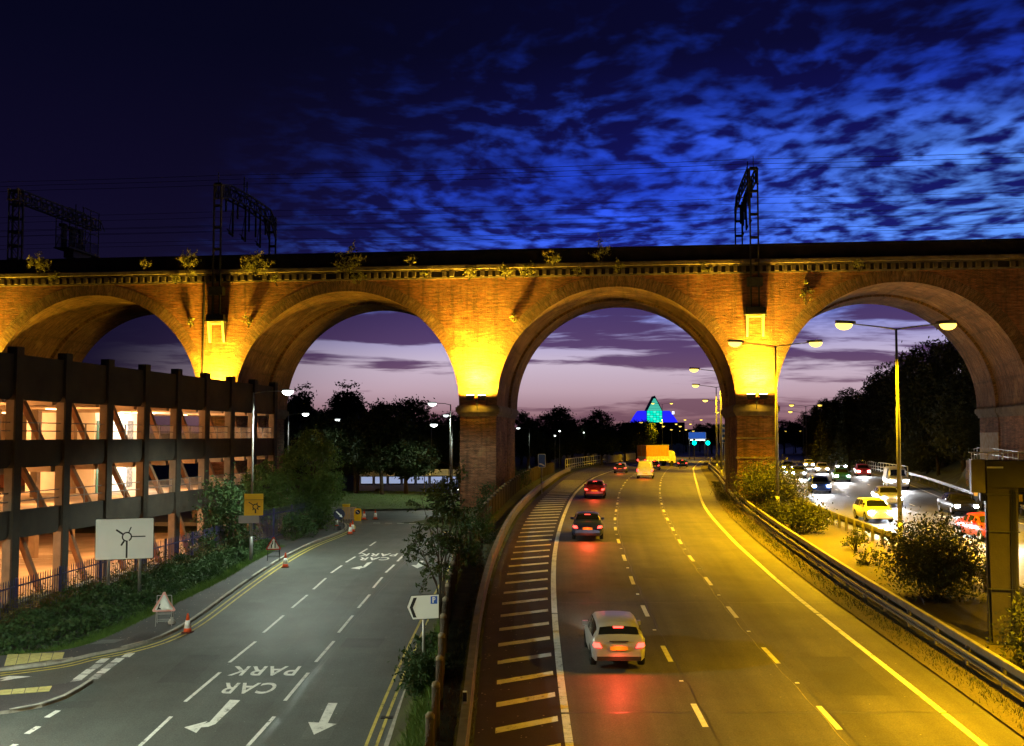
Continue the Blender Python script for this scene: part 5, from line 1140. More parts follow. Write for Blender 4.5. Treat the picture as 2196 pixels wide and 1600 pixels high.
# wooded bank on the right
k_ = 0
for u, v, d in ((2150,700,102),(2095,742,106),(2045,735,108),(1995,752,112),(1960,775,116),(1925,790,120),(1890,812,126),(1868,815,130),(1845,850,140),(1822,862,150),(1800,868,160),(1780,872,172),(1762,880,186),(1745,888,200),(1732,900,225),(2075,850,98),(2010,860,102),(1950,880,108),(1905,900,114),(1860,920,124),(1830,925,134),(1795,930,150),(1765,935,170),(2180,760,96),(2120,830,104),(1985,930,101),(1930,945,107),(1880,950,116),(1740,935,200),(1835,830,150),(1815,842,150),(1788,852,160),(1765,862,170),(1875,805,126),(1910,790,122),(1945,775,118),(1975,748,114),(2020,728,110),(2065,722,106),(2110,715,104),(1730,885,220),(1850,822,140)):
    k2 = (u-1098)/2300.0; d = 70.0
    while k2*d < x_rr(d)+(6.0 if k_ < 16 or k_ > 28 else 4.5) and d < 420: d += 1.0
    d += (7 if k_ < 16 else 0); d = max(d, 104.0+(k_ % 4)*2 if u > 2020 else d); x = k2*d; zt = 9+(935-v)/2300*d; z = gzl(x, d)
    if zt-z < 4: z = zt-4.5
    s = (zt-z)/10.0; p = BANK[k_ % 2]; k_ += 1
    put_tree('bank_tree', p, (x, d, z), min(max(s, .9), 1.5), rs.uniform(0, 6), 'dark tree in the dense wooded bank beside the oncoming carriageway', 'tree', 'wooded bank on the right', s)
for k_, (u, v, d) in enumerate(((1748,866,215),(1771,852,195),(1791,850,180),(1819,846,165))):
    x = (u-1098)/2300*d; zt = 9+(935-v)/2300*d; z = gzl(x, d); put_tree('conifer_tree', CONIF, (x, d, min(z, zt-6)), 1.25*max(.4, (zt-min(z, zt-6))/9.9), rs.uniform(0, 6), 'pointed conifer spiking above the wooded bank, %s from the left' % ('first','second','third','fourth')[k_], 'tree', 'conifers on the wooded bank', max(.4, (zt-min(z, zt-6))/9.9))
# tree by the car park end, shrubs round it
TREE_CP = tree_proto(51, [(0,0,5.2,2.5,2.6,2.6),(1.2,-.5,3.6,1.8,1.8,1.7),(-1.3,0,3.4,1.6,1.7,1.6),(.2,0,7.4,1.2,1.3,1.2)], 330, 40, .5, .13, L_green, ((0,0,0),(0,0,6.5)), .15)
put_tree('roadside_tree', TREE_CP, (-14.9, 79.5, 2.1), .86, .4, 'leafy green tree lit by the street lamp at the end of the car park')
put_tree('roadside_tree', TREE_CP, (-17.6, 76.6, 1.6), .66, 2.4, 'shadowed green tree between the car park corner and the lit tree')
rngS = np.random.default_rng(71)
def shrub(name, label, loc, rx, ry, rz, n, leaf, m, seed, cat='shrub', group=None, stems=6, lift=.55):
    rng = np.random.default_rng(seed); o = empty(name, loc); tag(o, label, cat, group); bl = [(0, 0, rz*lift, rx*.8, ry*.8, rz*.55), (rx*.35, 0, rz*.4, rx*.55, ry*.55, rz*.4), (-rx*.3, ry*.2, rz*.5, rx*.55, ry*.55, rz*.45)]
    per = 26; C, cen = clumped(rng, bl, max(4, int(n*.85)//per), per, .16*(rx+ry+rz)/1.6, .3); sh = []
    for i in range(max(3, int(n*.15)//14)):                             # loose shoots breaking the outline
        c = cen[rng.integers(len(cen))]; dr = rng.normal(size=3)*np.array([.6, .6*min(1, ry/rx), .5])+np.array([0, 0, .55]); dr /= np.linalg.norm(dr); L_ = rz*rng.uniform(.15, .42); tt = np.linspace(0, 1, 14)[:, None]; sh.append(c+dr*L_*tt+rng.normal(size=(14, 3))*.05*(1.2-tt)*rz**.5)
    C = np.concatenate([C]+sh); link('foliage', leaves('foliage', C, leaf, m, rng), o)
    b = MB()
    for i in range(stems): c = Vector(cen[rng.integers(len(cen))]); b.tube([(rng.normal()*.06, rng.normal()*.06, -.1), c*.5+Vector((0, 0, .05)), c], [.03, .02, .006], 5)
    b.build('stems', M_bark, o); return o
def shrub_at(u, v, d, label, rx, rz, n, leaf, m, seed, **k_): 
    x = (u-1098)/2300*d; return shrub('shrub', label, (x, d, gz(x, d)), rx, rx, rz, n, leaf, m, seed, **k_)
shrub_at(488,1180,66, 'dense dark shrub against the car park front beside the lamp post', 1.7, 4.2, 5200, .11, L_ivy, 81)
shrub_at(440,1190,63, 'low leafy shrub at the foot of the car park columns', 1.2, 1.6, 1500, .10, L_ivy, 82)
shrub_at(640,1160,73, 'bushy shrub over the blue fence at the pavement edge', 1.3, 1.8, 2400, .09, L_ivy, 83)
shrub_at(690,1120,79, 'leafy bush in front of the steps at the pavement end', 1.1, 2.4, 2600, .09, L_green, 84)
shrub_at(655,1120,77, 'bush behind the blue fence under the lit tree', 1.3, 2.2, 2200, .09, L_ivy, 85)
# bushes in the central reserve
def res_bush(x, y, label, rx, rz, n, seed, leaf=.10, lift=.5): return shrub('reserve_bush', label, (x, y, zm(y)+.04), rx, rx, rz, n, leaf, L_bush, seed, 'bush', 'bushes in the central reserve', 10, lift)
res_bush(18.6, 78.2, 'broad dark bush at the foot of the motorway pier', 2.7, 3.3, 13000, 91, .085)
res_bush(17.2, 70.5, 'low bush in front of the pier behind the near barrier', 1.3, 1.2, 2200, 92, .09)
res_bush(17.35, 64.2, 'mid sized bush between the near barrier and the sandy strip', 1.75, 1.9, 4200, 93, .09)
res_bush(18.1, 57.0, 'sparse weedy bush on the sandy reserve', .8, 1.2, 650, 94, .08)
res_bush(17.3, 52.6, 'small weed clump on the sandy reserve nearer than the sparse bush', .8, .8, 500, 95, .07)
res_bush(17.75, 45.2, 'largest bush in the reserve, left of the gantry post', 2.25, 3.1, 17000, 96, .07)
res_bush(16.55, 34.2, 'dark bush hanging in at the right edge below the gantry post', 1.1, 2.4, 3800, 97, .08)
# plants rooted in the viaduct ledge
M_vs = L_wall
for k_, (u, v, w, h, n) in enumerate(((75,585,1.1,1.8,620),(110,603,.8,.8,260),(305,572,.6,.9,200),(398,590,.9,2.0,620),(372,606,.7,.9,260),(545,588,1.7,1.7,1000),(590,610,.7,.9,220),(745,582,1.5,1.9,760),(770,605,.8,.8,260),(880,566,.5,.9,170),(905,590,.6,.6,160),(1005,596,.8,.9,340),(1085,596,.8,1.0,340),(1128,590,.9,1.1,420),(1190,566,1.0,1.3,420),(1240,588,.5,.6,150),(1290,560,.8,1.9,440),(1328,580,.6,.8,220),(1520,580,.6,.8,180),(1848,578,.6,.9,220),(1733,650,.5,1.6,260),(1640,690,.4,.8,120),(405,700,.5,1.0,200),(530,700,.5,1.1,220),(1105,690,.5,.9,160))):
    d = 87.5/(1+.122*(u-1098)/2300)-(.72 if v < 620 else .2); x = (u-1098)/2300*d; z = 9+(935-v)/2300*d
    sp = ('beside the left picture edge','trailing near the left picture edge','over the leftmost arch crown','tall, left of the left gantry','hanging left of the left gantry','wide, right of the left gantry','hanging right of the left gantry','wide and dark over the second arch','trailing over the second arch','small, left of the middle pier','tiny, left of the middle pier','bright, above the middle pier','bright, right above the middle pier','bright pair partner right of the middle pier','on the parapet left of the third arch','tiny, left of the third arch crown','tallest, over the third arch crown','hanging over the third arch crown','small, left of the right gantry','over the fourth arch','creeping up the fourth arch springing','beside the right gantry corbel','left of the left gantry corbel','right of the left gantry corbel','on the right haunch of the middle pier')[k_]
    shrub('wall_plant', 'yellowish plant growing out of the viaduct brickwork, %s' % sp, (x, d, z), w, .35, h, n, .10 if w > .9 else .085, M_vs, 200+k_, 'plant', 'plants on the viaduct', 5, .6)
# ivy bank and rough growth between palisade and pavement; grass fringe
def band(name, label, cat, inner, outer, n, hfun, leaf, m, seed, asp=.6, flat=0.0):
    rng = np.random.default_rng(seed); P = []; t0 = rng.random(n); w = rng.random(n)
    for t, s in zip(t0, w):
        y = 36+(69-36)*t; a = inner(y); c = outer(y); x = a+(c-a)*s; hh = hfun(x, y, s)
        P.append((x, y, gz(x, y)+hh*(rng.random()**.6)))
    o = link(name, leaves(name, np.array(P), leaf, m, rng, flat, asp)); tag(o, label, cat, None, 'stuff'); return o
def back_x(y):
    best = None
    for a, c in zip(back_s, back_s[1:]):
        if min(a[1], c[1]) <= y <= max(a[1], c[1]): 
            t = (y-a[1])/(c[1]-a[1]+1e-9); x = a[0]+(c[0]-a[0])*t; best = x if best is None else max(best, x)
    return best if best is not None else -21.0-(44-y)*2.2
def nz(x, y): return .5+.5*math.sin(x*1.9+1.3*math.sin(y*.8))*math.sin(y*1.3+.9*math.sin(x*1.1))
band('ivy_ground_cover', 'dark ivy and brambles covering the bank in front of the car park fence', 'ground cover', lambda y: x_pf(y)+.2, lambda y: back_x(y)-.55, 30000, lambda x, y, s: (.35+.65*nz(x, y))*(1.0-.35*s)*sst(0, .25, 1.05-s), .10, L_ivy, 301)
band('rough_weeds', 'brownish weeds and dry stems along the palisade fence', 'weeds', lambda y: x_pf(y)+.05, lambda y: x_pf(y)+1.4, 7000, lambda x, y, s: .5+1.1*nz(y, x), .10, LEAF('dry_weed_leaf', (.07,.06,.02), (.11,.10,.035)), 302, .25)
def grass(name, label, pts_fn, n, h, seed, m):
    rng = np.random.default_rng(seed); V = []
    for _ in range(n):
        x, y, z = pts_fn(rng); a = rng.uniform(0, 6.28); w = .012+.01*rng.random(); hh = h*rng.uniform(.4, 1.3); lx, ly = rng.normal()*.4*hh, rng.normal()*.4*hh
        V += [(x-math.cos(a)*w, y-math.sin(a)*w, z), (x+math.cos(a)*w, y+math.sin(a)*w, z), (x+lx, y+ly, z+hh)]
    o = link(name, np_mesh(name, np.array(V), 3, m)); tag(o, label, 'grass', None, 'stuff')
M_gr = LEAF('grass_blade', (.06,.13,.02), (.11,.19,.035)); M_gry = LEAF('dry_grass_blade', (.12,.11,.03), (.17,.15,.05))
def g1(rng):
    y = rng.uniform(37, 69); bx = back_x(y); x = bx-rng.random()**1.3*1.0+.08; return x, y, gz(x, y)-.02
grass('grass', 'bright grass fringe between the pavement and the ivy bank', g1, 26000, .22, 401, M_gr)
def g2(rng):
    y = 14+rng.random()**1.2*64; a = x_kr(y)+.55; c = x_tf(y)-.1; x = a+(c-a)*rng.random(); return x, y, gz(x, y)-.05
grass('grass', 'rough grass on the bank between the town road and timber fence', g2, 22000, .32, 402, M_gr)
def g3(rng):
    y = 16+rng.random()*134; x = x_hat(y)-.35-rng.random()**1.4*.9; return x, y, zm(y)
grass('grass', 'thin grass along the left edge of the motorway hatching', g3, 15000, .16, 403, M_gry)
def g4(rng):
    y = 16+rng.random()*100; x = x_med(y)+2.0+rng.normal()*.28; return x, y, zm(y)+.02
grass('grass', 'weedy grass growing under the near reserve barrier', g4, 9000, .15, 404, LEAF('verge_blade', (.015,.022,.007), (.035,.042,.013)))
def g5(rng):
    y = 30+rng.random()*90; x = x_rr(y)+.3+rng.random()*2.8; return x, y, zm(y)+.02
grass('grass', 'dim grass verge below the brick retaining wall', g5, 9000, .22, 405, M_gry)
def g6(rng):
    a = rng.uniform(0, 6.28); r = 15*math.sqrt(rng.random())*.97; return -15+r*math.cos(a), 112+.92*r*math.sin(a), 2.3+.75*(1-(r/15)**2)
grass('grass', 'mown grass on the roundabout island', g6, 16000, .14, 406, M_gr)
# sapling leaning over the bank, between the town road and the fence
rng = np.random.default_rng(77); o = empty('sapling', (-2.72, 42.5, gz(-2.72, 42.5))); tag(o, 'slender multi stemmed sapling with feathery leaves between the two roads', 'tree'); b = MB(); P = []; base_z = gz(-2.72, 42.5)
tips = []
for i in range(9):
    e = Vector((rng.normal()*.75, rng.normal()*.7, 6.3-base_z+rng.normal()*.75)); m_ = Vector((e.x*.28+rng.normal()*.1, e.y*.3, e.z*.5)); b.tube([(rng.normal()*.09, rng.normal()*.09, -.2), m_*.55, m_, m_.lerp(e, .55), e], [.045, .036, .028, .018, .006], 6); tips.append((m_, e))
    for j in range(7):
        t = rng.uniform(.35, 1); s = m_.lerp(e, t); q = s+Vector((rng.normal()*.75, rng.normal()*.7, rng.normal()*.35+.02)); b.tube([s, s.lerp(q, .5)+Vector((0, 0, .05)), q], [.012, .009, .004], 4)
        for w in range(7):
            c0 = np.array(s.lerp(q, .35+.1*w)); dr = rng.normal(size=3)*np.array([1, 1, .6]); dr[2] -= .35; dr /= np.linalg.norm(dr); L = rng.uniform(.25, .5)
            tt = np.linspace(.1, 1, 9)[:, None]; P.append(c0+dr*L*tt+rng.normal(size=(9, 3))*.035)
b.build('stems', M_bark, o); link('crown', leaves('crown', np.concatenate(P), .085, LEAF('sapling_leaf', (.03,.055,.014), (.055,.085,.022)), rng, 0, .42), o)
for k_, (x, y, rx, rz, n, lb) in enumerate(((-2.75,34.2,.9,1.3,2600,'leafy undergrowth clump at the foot of the bank by the bottom edge'),(-2.95,39.2,.5,.9,900,'small green bush behind the white parking sign'),(-2.2,52,.8,1.6,1500,'dark bush on the bank behind the sapling'),(-1.7,60,.9,1.8,1600,'dark bush on the bank farther up beside the timber fence'),(-3.4,73,1.2,2.4,2200,'dark bush at the foot of the brick pier'),(-2.0,82,1.1,2.0,1500,'bush tucked against the brick pier'),(.6,101,1.4,2.2,1600,'bush behind the brick pier left of the blue sign'))):
    shrub('bank_shrub', lb, (x, y, gz(x, y)), rx, rx, rz, n, .075, L_ivy, 500+k_, 'bush', 'bushes on the bank between the roads')
# leaf and paper litter
rng = np.random.default_rng(9); V = []
for _ in range(420):
    if rng.random() < .5: y = rng.uniform(30, 66); x = back_x(max(37, min(68, y)))+rng.random()**2*2.2; z = zl(y)+.128
    else: y = rng.uniform(24, 70); x = x_hat(y)+rng.random()**2*2.0-.2; z = zm(y)+.012
    a = rng.uniform(0, 6.28); s = rng.uniform(.015, .045); V += [(x+s*math.cos(a+q), y+s*math.sin(a+q), z) for q in (0, 1.5, 3.1, 4.6)]
o = link('litter', np_mesh('litter', np.array(V), 4, mat('pale_litter', (.45,.40,.30), .9, .5, 9))); tag(o, 'scraps of litter and dead leaves at the road edges', 'litter', None, 'stuff')

# ================================================================== VEHICLES (standing still, lamps lit)
M_tyre = mat('tyre_rubber', (.012,.012,.012), .85); M_rim = mat('wheel_rim', (.4,.4,.42), .35, .1, 5, metal=.8); M_glass = mat('car_glass', (.012,.014,.016), .08, .1, 3, spec=.8)
E_tail = emat('tail_lamp', (1.0, .045, .03), 8); E_ind = emat('amber_lamp', (1, .4, .04), 10); E_head = emat('head_lamp', (.95, .97, 1.0), 260); M_plate_y = mat('plate_yellow', (.75,.55,.05), .5); M_plate_w = mat('plate_white', (.75,.75,.72), .5); M_trim = mat('black_trim', (.02,.02,.02), .6)
def carpaint(name, c): return mat(name, c, .28, .05, 2, metal=.25, spec=.6)
ST_HATCH = [(-2.02,.30,.55,.58,.70),(-1.98,.26,.92,.96,.82),(-1.72,.22,.97,1.30,.86),(-1.25,.2,.97,1.43,.87),(-.35,.2,.95,1.47,.875),(.45,.2,.93,1.41,.875),(1.22,.2,.92,.96,.87),(1.85,.22,.80,.84,.83),(2.08,.28,.56,.60,.70)]
ST_SALOON = [(-2.25,.32,.55,.58,.70),(-2.2,.28,.90,.93,.82),(-1.55,.22,.98,1.02,.86),(-1.0,.2,.97,1.38,.87),(-.3,.2,.95,1.44,.88),(.5,.2,.93,1.38,.88),(1.3,.2,.92,.96,.87),(2.0,.22,.78,.82,.83),(2.25,.3,.55,.58,.70)]
ST_VAN = [(-2.5,.34,.6,.64,.86),(-2.47,.3,1.1,1.85,.94),(-2.3,.26,1.15,2.0,.96),(-1.0,.24,1.15,2.05,.97),(.7,.24,1.12,2.03,.97),(1.15,.24,1.1,1.95,.96),(1.85,.24,1.08,1.16,.95),(2.4,.28,.9,.95,.90),(2.55,.34,.6,.65,.80)]
def car(st, label, paintm, x, y, rz, front, zf=None, light=0.0, cat='car', group=None, name='car'):
    o = empty(name, (x, y, (zf or zm)(y)+.012), rz); tag(o, label, cat, group); n = len(st)
    def sec(s):
        X, zb, hb, ht, w = s; g = max(0.0, min(1.0, (ht-hb)/.35)); wr = w*(.93-.15*g); mid = (zb+hb)/2
        return [(X, -w*.86, zb), (X, -w*.97, zb+.10), (X, -w, mid), (X, -w*.985, hb-.06), (X, -w*.94, hb), (X, -(w*.94+wr)/2, (hb+ht)/2-.01), (X, -wr, ht-.09*g-.015), (X, -wr*.86, ht-.02*g), (X, -wr*.4, ht+.012), (X, 0, ht+.018)]
    fs = [curve([(q[0], q[i]) for q in st]) for i in range(5)]; xsn = [st[0][0]+(st[-1][0]-st[0][0])*i/44 for i in range(45)]
    xsn = sorted(set(round(v, 4) for v in xsn+[q[0] for q in st])); SS = []
    for X in xsn:
        h_ = sec([X]+[fs[i](X) for i in range(1, 5)]); SS.append(h_+[(p[0], -p[1], p[2]) for p in h_[-2::-1]])
    m_ = len(SS[0]); b = MB(); b.grid(SS); b.add(SS[0], [tuple(range(m_))]); b.add(SS[-1], [tuple(range(m_-1, -1, -1))]); b.grid([[r[0] for r in SS], [r[-1] for r in SS]])
    body = b.build('body', paintm, o, True)
    big = [i for i in range(n) if st[i][3]-st[i][2] > .25]; xa_, xb_ = st[big[0]][0], st[big[-1]][0]
    xr0 = st[max(0, big[0]-1)][0]; xw1 = st[min(n-1, big[-1]+1)][0]
    def patch(nm, x0_, x1_, j0, j1, off=.008):
        rows = []
        for i, r in enumerate(SS):
            if x0_-1e-4 <= r[0][0] <= x1_+1e-4:
                row = []
                for j in range(j0, j1+1):
                    p = Vector(r[j]); a_ = Vector(SS[max(0, i-1)][j]); c_ = Vector(SS[min(len(SS)-1, i+1)][j]); d_ = Vector(r[max(0, j-1)]); e_ = Vector(r[min(m_-1, j+1)]); nn = (c_-a_).cross(e_-d_); nn = nn.normalized() if nn.length > 1e-9 else Vector((0, 0, 1)); nn = -nn if nn.dot(p-Vector((p.x, 0, .7))) < 0 else nn; row.append(p+nn*off)
                rows.append(row)
        if len(rows) > 1: b = MB(); b.grid(rows); b.build(nm, M_glass, o, True)
    lim = [(xa_-.05, -.42), (-.36, .42), (.47, xb_+.42)] if st is not ST_VAN else [(.35, 1.25)]
    for (p0, p1) in lim:
        patch('side_window', p0, p1, 4, 6); patch('side_window', p0, p1, m_-7, m_-5)
    patch('windscreen', xb_+.06, xw1-.03, 7, m_-8); patch('rear_window', xr0+.02 if st is not ST_VAN else st[0][0], xa_-.02, 7 if st is not ST_VAN else 8, m_-8 if st is not ST_VAN else m_-9)
    L0, L1 = st[0][0], st[-1][0]; W_ = st[n//2][4]
    for wx in (L0+.72, L1-.78):
        for s in (-1, 1):
            b = MB(); b.grid([[(wx+r*math.cos(math.pi*j/14), s*(W_+.004), .30+r*math.sin(math.pi*j/14)) for j in range(15)] for r in (.30, .375)]); b.build('wheel_arch', M_trim, o)
            wo = link('wheel', None, o, (wx, s*(W_-.10), .31)); b = MB(); P = [(.2, -.1), (.3, -.1), (.315, -.06), (.315, .06), (.3, .1), (.2, .1)]
            rows = [[(r*math.cos(2*math.pi*j/18), t, r*math.sin(2*math.pi*j/18)) for j in range(19)] for r, t in P]; b.grid(rows); b.build('tyre', M_tyre, wo, True)
            b = MB(); b.add([(.205*math.cos(2*math.pi*j/14), s*.085, .205*math.sin(2*math.pi*j/14)) for j in range(14)], [tuple(range(14))]); b.build('rim', M_rim, wo)
    zr = .62 if st is not ST_VAN else .75; zh = .62 if st is not ST_VAN else .82
    for s in (-1, 1):
        b = MB(); hh = .16 if st is not ST_VAN else .34; b.prism([(-.13, 0), (.10, .02), (.15, hh*.5), (.13, hh), (-.06, hh*.9)] if s > 0 else [(-.10, .02), (.13, 0), (.06, hh*.9), (-.13, hh), (-.15, hh*.5)], lambda a, c, t: (L0+t, s*(st[1][4]-.15)+a, zr+.05+c), -.03, .16); b.build('tail_lamp', E_tail if front == 'away' else M_sred, o)
        b = MB(); b.box(L1-.12, L1+.03, s*(st[-2][4]-.2)-.14, s*(st[-2][4]-.2)+.14, zh-.07, zh+.09); b.build('headlamp', E_head if front == 'toward' else M_glass, o)
        b = MB(); b.box(.55+(.55 if st is ST_VAN else 0), .75+(.55 if st is ST_VAN else 0), s*(W_+.02)-.09, s*(W_+.02)+.09, .95, 1.08); b.build('wing_mirror', paintm, o)
    b = MB(); b.box(L0-.035, L0-.005, -.28, .28, .60, .72); b.build('number_plate', M_plate_y, o); b = MB(); b.box(L0-.05, L0+.06, -st[0][4], st[0][4], .28, .40); b.build('bumper', M_trim, o); b = MB(); b.box(L0-.01, L0+.02, -.3, .3, .86, .885); b.build('boot_seam', M_trim, o)
    if front == 'away' and st is not ST_VAN: zt_ = fs[3](xa_)-.02; b = MB(); b.box(xa_-.10, xa_-.02, -.16, .16, zt_-.02, zt_+.02); b.build('high_brake_lamp', E_tail, o); b = MB(); b.box(L1-.05, L1+.05, -st[-1][4], st[-1][4], .30, .44); b.build('bumper', M_trim, o)
    if light:
        if front == 'toward':
            lamp('head_light', 'SPOT', (L1+.1, 0, zh), light*1.3, (.93, .96, 1.0), o, (1, 0, -.11), .12, 62, .9)
        else:
            lamp('tail_light', 'SPOT', (L0-.1, 0, zr+.12), light*2, (1, .06, .03), o, (-1, 0, -.9), .25, 172, .5)
            lamp('head_light', 'SPOT', (L1+.1, 0, zh), light*5, (1, .95, .85), o, (1, 0, -.09), .12, 70, .9)
    return o
def heading(fx, y): return math.atan2(2.0, fx(y+1)-fx(y-1))
lane1 = lambda y: (x_edge(y)+x_d1(y))/2; lane2 = lambda y: (x_d1(y)+x_d2(y))/2; lane3 = lambda y: (x_d2(y)+x_med(y))/2
silver = carpaint('silver_paint', (.45,.46,.48)); white = carpaint('white_paint', (.75,.75,.73)); black = carpaint('black_paint', (.02,.02,.025)); redp = carpaint('red_paint', (.40,.03,.03)); bluep = carpaint('blue_paint', (.03,.07,.25)); grey = carpaint('grey_paint', (.14,.15,.16)); green = carpaint('green_paint', (.03,.12,.08)); beige = carpaint('beige_paint', (.4,.36,.28))
for st, lb, pm, f, y in ((ST_HATCH, 'silver hatchback driving away in the nearside lane, nearest to the viewpoint', silver, lane1, 36.5), (ST_SALOON, 'dark blue saloon driving away in the nearside lane before the viaduct', carpaint('navy_paint', (.03,.045,.12)), lane1, 63), (ST_SALOON, 'red saloon driving away in the nearside lane under the viaduct', redp, lane1, 92), (ST_VAN, 'white van driving away in the middle lane beyond the viaduct', white, lane2, 128), (ST_HATCH, 'dark grey hatchback driving away in the nearside lane on the bend', grey, lane1, 150), (ST_SALOON, 'black saloon driving away in the middle lane on the bend', black, lane2, 172), (ST_HATCH, 'blue hatchback far away in the offside lane on the bend', bluep, lane3, 196), (ST_HATCH, 'small beige hatchback far off in the nearside lane', beige, lane1, 215)):
    car(st, lb, pm, f(y), y, heading(f, y), 'away', None, 170.0 if y < 70 else 90.0 if y < 160 else 0, 'van' if st is ST_VAN else 'car', 'vehicles driving away', 'van' if st is ST_VAN else 'car')
rlane = lambda k_: (lambda y: x_rl(y)+.7+(1.9+3.65*k_)*(x_rr(y)-x_rl(y)-1.2)/11.6)
for st, lb, pm, k_, y in ((ST_HATCH, 'white hatchback oncoming in the lane next to the reserve', white, 0, 72), (ST_SALOON, 'silver saloon oncoming in the middle lane, headlamps blazing', silver, 1, 84), (ST_SALOON, 'black saloon oncoming in the far lane beside the wooded bank', black, 2, 77), (ST_VAN, 'white van oncoming in the far lane behind the black saloon', white, 2, 104), (ST_HATCH, 'blue hatchback oncoming next to the reserve behind the lamp post', bluep, 0, 98), (ST_HATCH, 'green hatchback oncoming in the middle lane', green, 1, 118), (ST_SALOON, 'grey saloon oncoming next to the reserve, just past the viaduct', grey, 0, 128), (ST_HATCH, 'red hatchback oncoming in the far lane near the white railing', redp, 2, 136), (ST_SALOON, 'beige saloon far off in the middle lane, oncoming', beige, 1, 150), (ST_HATCH, 'distant black hatchback oncoming next to the reserve', black, 0, 165), (ST_SALOON, 'distant silver saloon oncoming in the far lane', silver, 2, 172), (ST_HATCH, 'farthest white hatchback oncoming in the middle lane', white, 1, 190), (ST_SALOON, 'red saloon oncoming nearest the gantry post, middle lane', redp, 1, 62)):
    f = rlane(k_); car(st, lb, pm, f(y), y, heading(f, y)+math.pi, 'toward', lambda q: zm(q)+.006, 2600.0, 'van' if st is ST_VAN else 'car', 'oncoming vehicles', 'van' if st is ST_VAN else 'car')
# orange and white box lorry on the bend
def lorry():
    y = 205; x = lane2(y)-1.0; o = empty('box_lorry', (x, y, zm(y)+.01), heading(lane2, y)-R(42)); tag(o, 'orange and white box lorry turning on the distant bend', 'lorry')
    b = MB(); b.box(-4.0, 2.0, -1.25, 1.25, 1.9, 4.0); b.build('box_body', mat('lorry_orange', (.75,.30,.10), .4), o); b = MB(); b.box(-4.0, 2.0, -1.245, 1.245, 1.0, 1.9); b.build('box_skirt', mat('lorry_white', (.75,.73,.68), .4), o)
    b = MB(); b.prism([(2.1,.6),(3.9,.6),(3.95,1.7),(3.6,2.9),(2.1,3.0)], lambda a, c, t: (a, t, c), -1.15, 1.15); b.build('cab', mat('lorry_white', (.75,.73,.68), .4), o); b = MB(); b.box(-3.9, 3.5, -.5, .5, .6, 1.0); b.build('chassis', M_trim, o)
    for i in range(9): b = MB(); b.box(-3.9+i*.72, -3.86+i*.72, -1.27, -1.251, 1.0, 3.95); b.build('body_rib', M_galv, o)
    for q in (-1.2, -.02, 1.16): b = MB(); b.box(-4.05, -4.0, q, q+.05, 1.1, 3.9); b.build('door_bar', M_galv, o)
    b = MB(); b.box(-4.05, 2.05, -1.3, -1.25, 3.9, 4.05); b.build('roof_rail', M_galv, o)
    for wx in (-2.9, -1.8, 2.9):
        for s in (-1, 1): b = MB(); b.grid([[(wx+r*math.cos(2*math.pi*j/16), s*1.05+t, .5+r*math.sin(2*math.pi*j/16)) for j in range(17)] for r, t in ((.01, -.15), (.5, -.15), (.5, .15), (.01, .15))]); b.build('wheel', M_tyre, o)
    for s in (-1, 1): b = MB(); b.box(-4.06, -3.99, s*1.0-.15, s*1.0+.15, 1.05, 1.3); b.build('tail_lamp', E_tail, o)
    for i in range(5): b = MB(); b.box(-3.8+i*1.4, -3.6+i*1.4, -1.27, -1.25, 1.15, 1.22); b.build('side_marker', E_ind, o)
lorry()
# blue and white bus behind the roundabout
o = empty('bus', (-11.6, 121.5, 2.21), R(4)); tag(o, 'blue and white bus passing behind the roundabout trees', 'bus')
b = MB(); b.box(-5.5, 5.5, -1.25, 1.25, .35, 1.35); b.build('lower_panels', mat('bus_blue', (.05,.09,.42), .35), o); b = MB(); b.box(-5.48, 5.48, -1.23, 1.23, 1.35, 2.35); b.build('window_band', M_glass, o); b = MB(); b.box(-5.5, 5.5, -1.25, 1.25, 2.35, 3.0); b.build('upper_panels', mat('bus_white', (.6,.63,.75), .4), o)
for i in range(8): b = MB(); b.box(-5.5+i*1.55, -5.38+i*1.55, -1.26, -1.23, 1.35, 2.35); b.build('window_pillar', mat('bus_blue', (.05,.09,.42), .35), o)
for i in range(7): b = MB(); b.box(-5.3+i*1.55, -4.05+i*1.55, -1.245, -1.235, 1.5, 2.25); b.build('lit_window', emat('bus_window_glow', (.55,.65,1.0), .55), o)
for wx in (-3.4, 3.2):
    for s in (-1, 1): b = MB(); b.grid([[(wx+r*math.cos(2*math.pi*j/16), s*1.1+t, .48+r*math.sin(2*math.pi*j/16)) for j in range(17)] for r, t in ((.01, -.18), (.48, -.18), (.48, .18), (.01, .18))]); b.build('wheel', M_tyre, o)
b = MB(); b.box(5.5, 5.53, -.9, -.5, .7, .95); b.box(5.5, 5.53, .5, .9, .7, .95); b.build('headlamp', emat('bus_headlamp', (1,1,.95), 30), o)
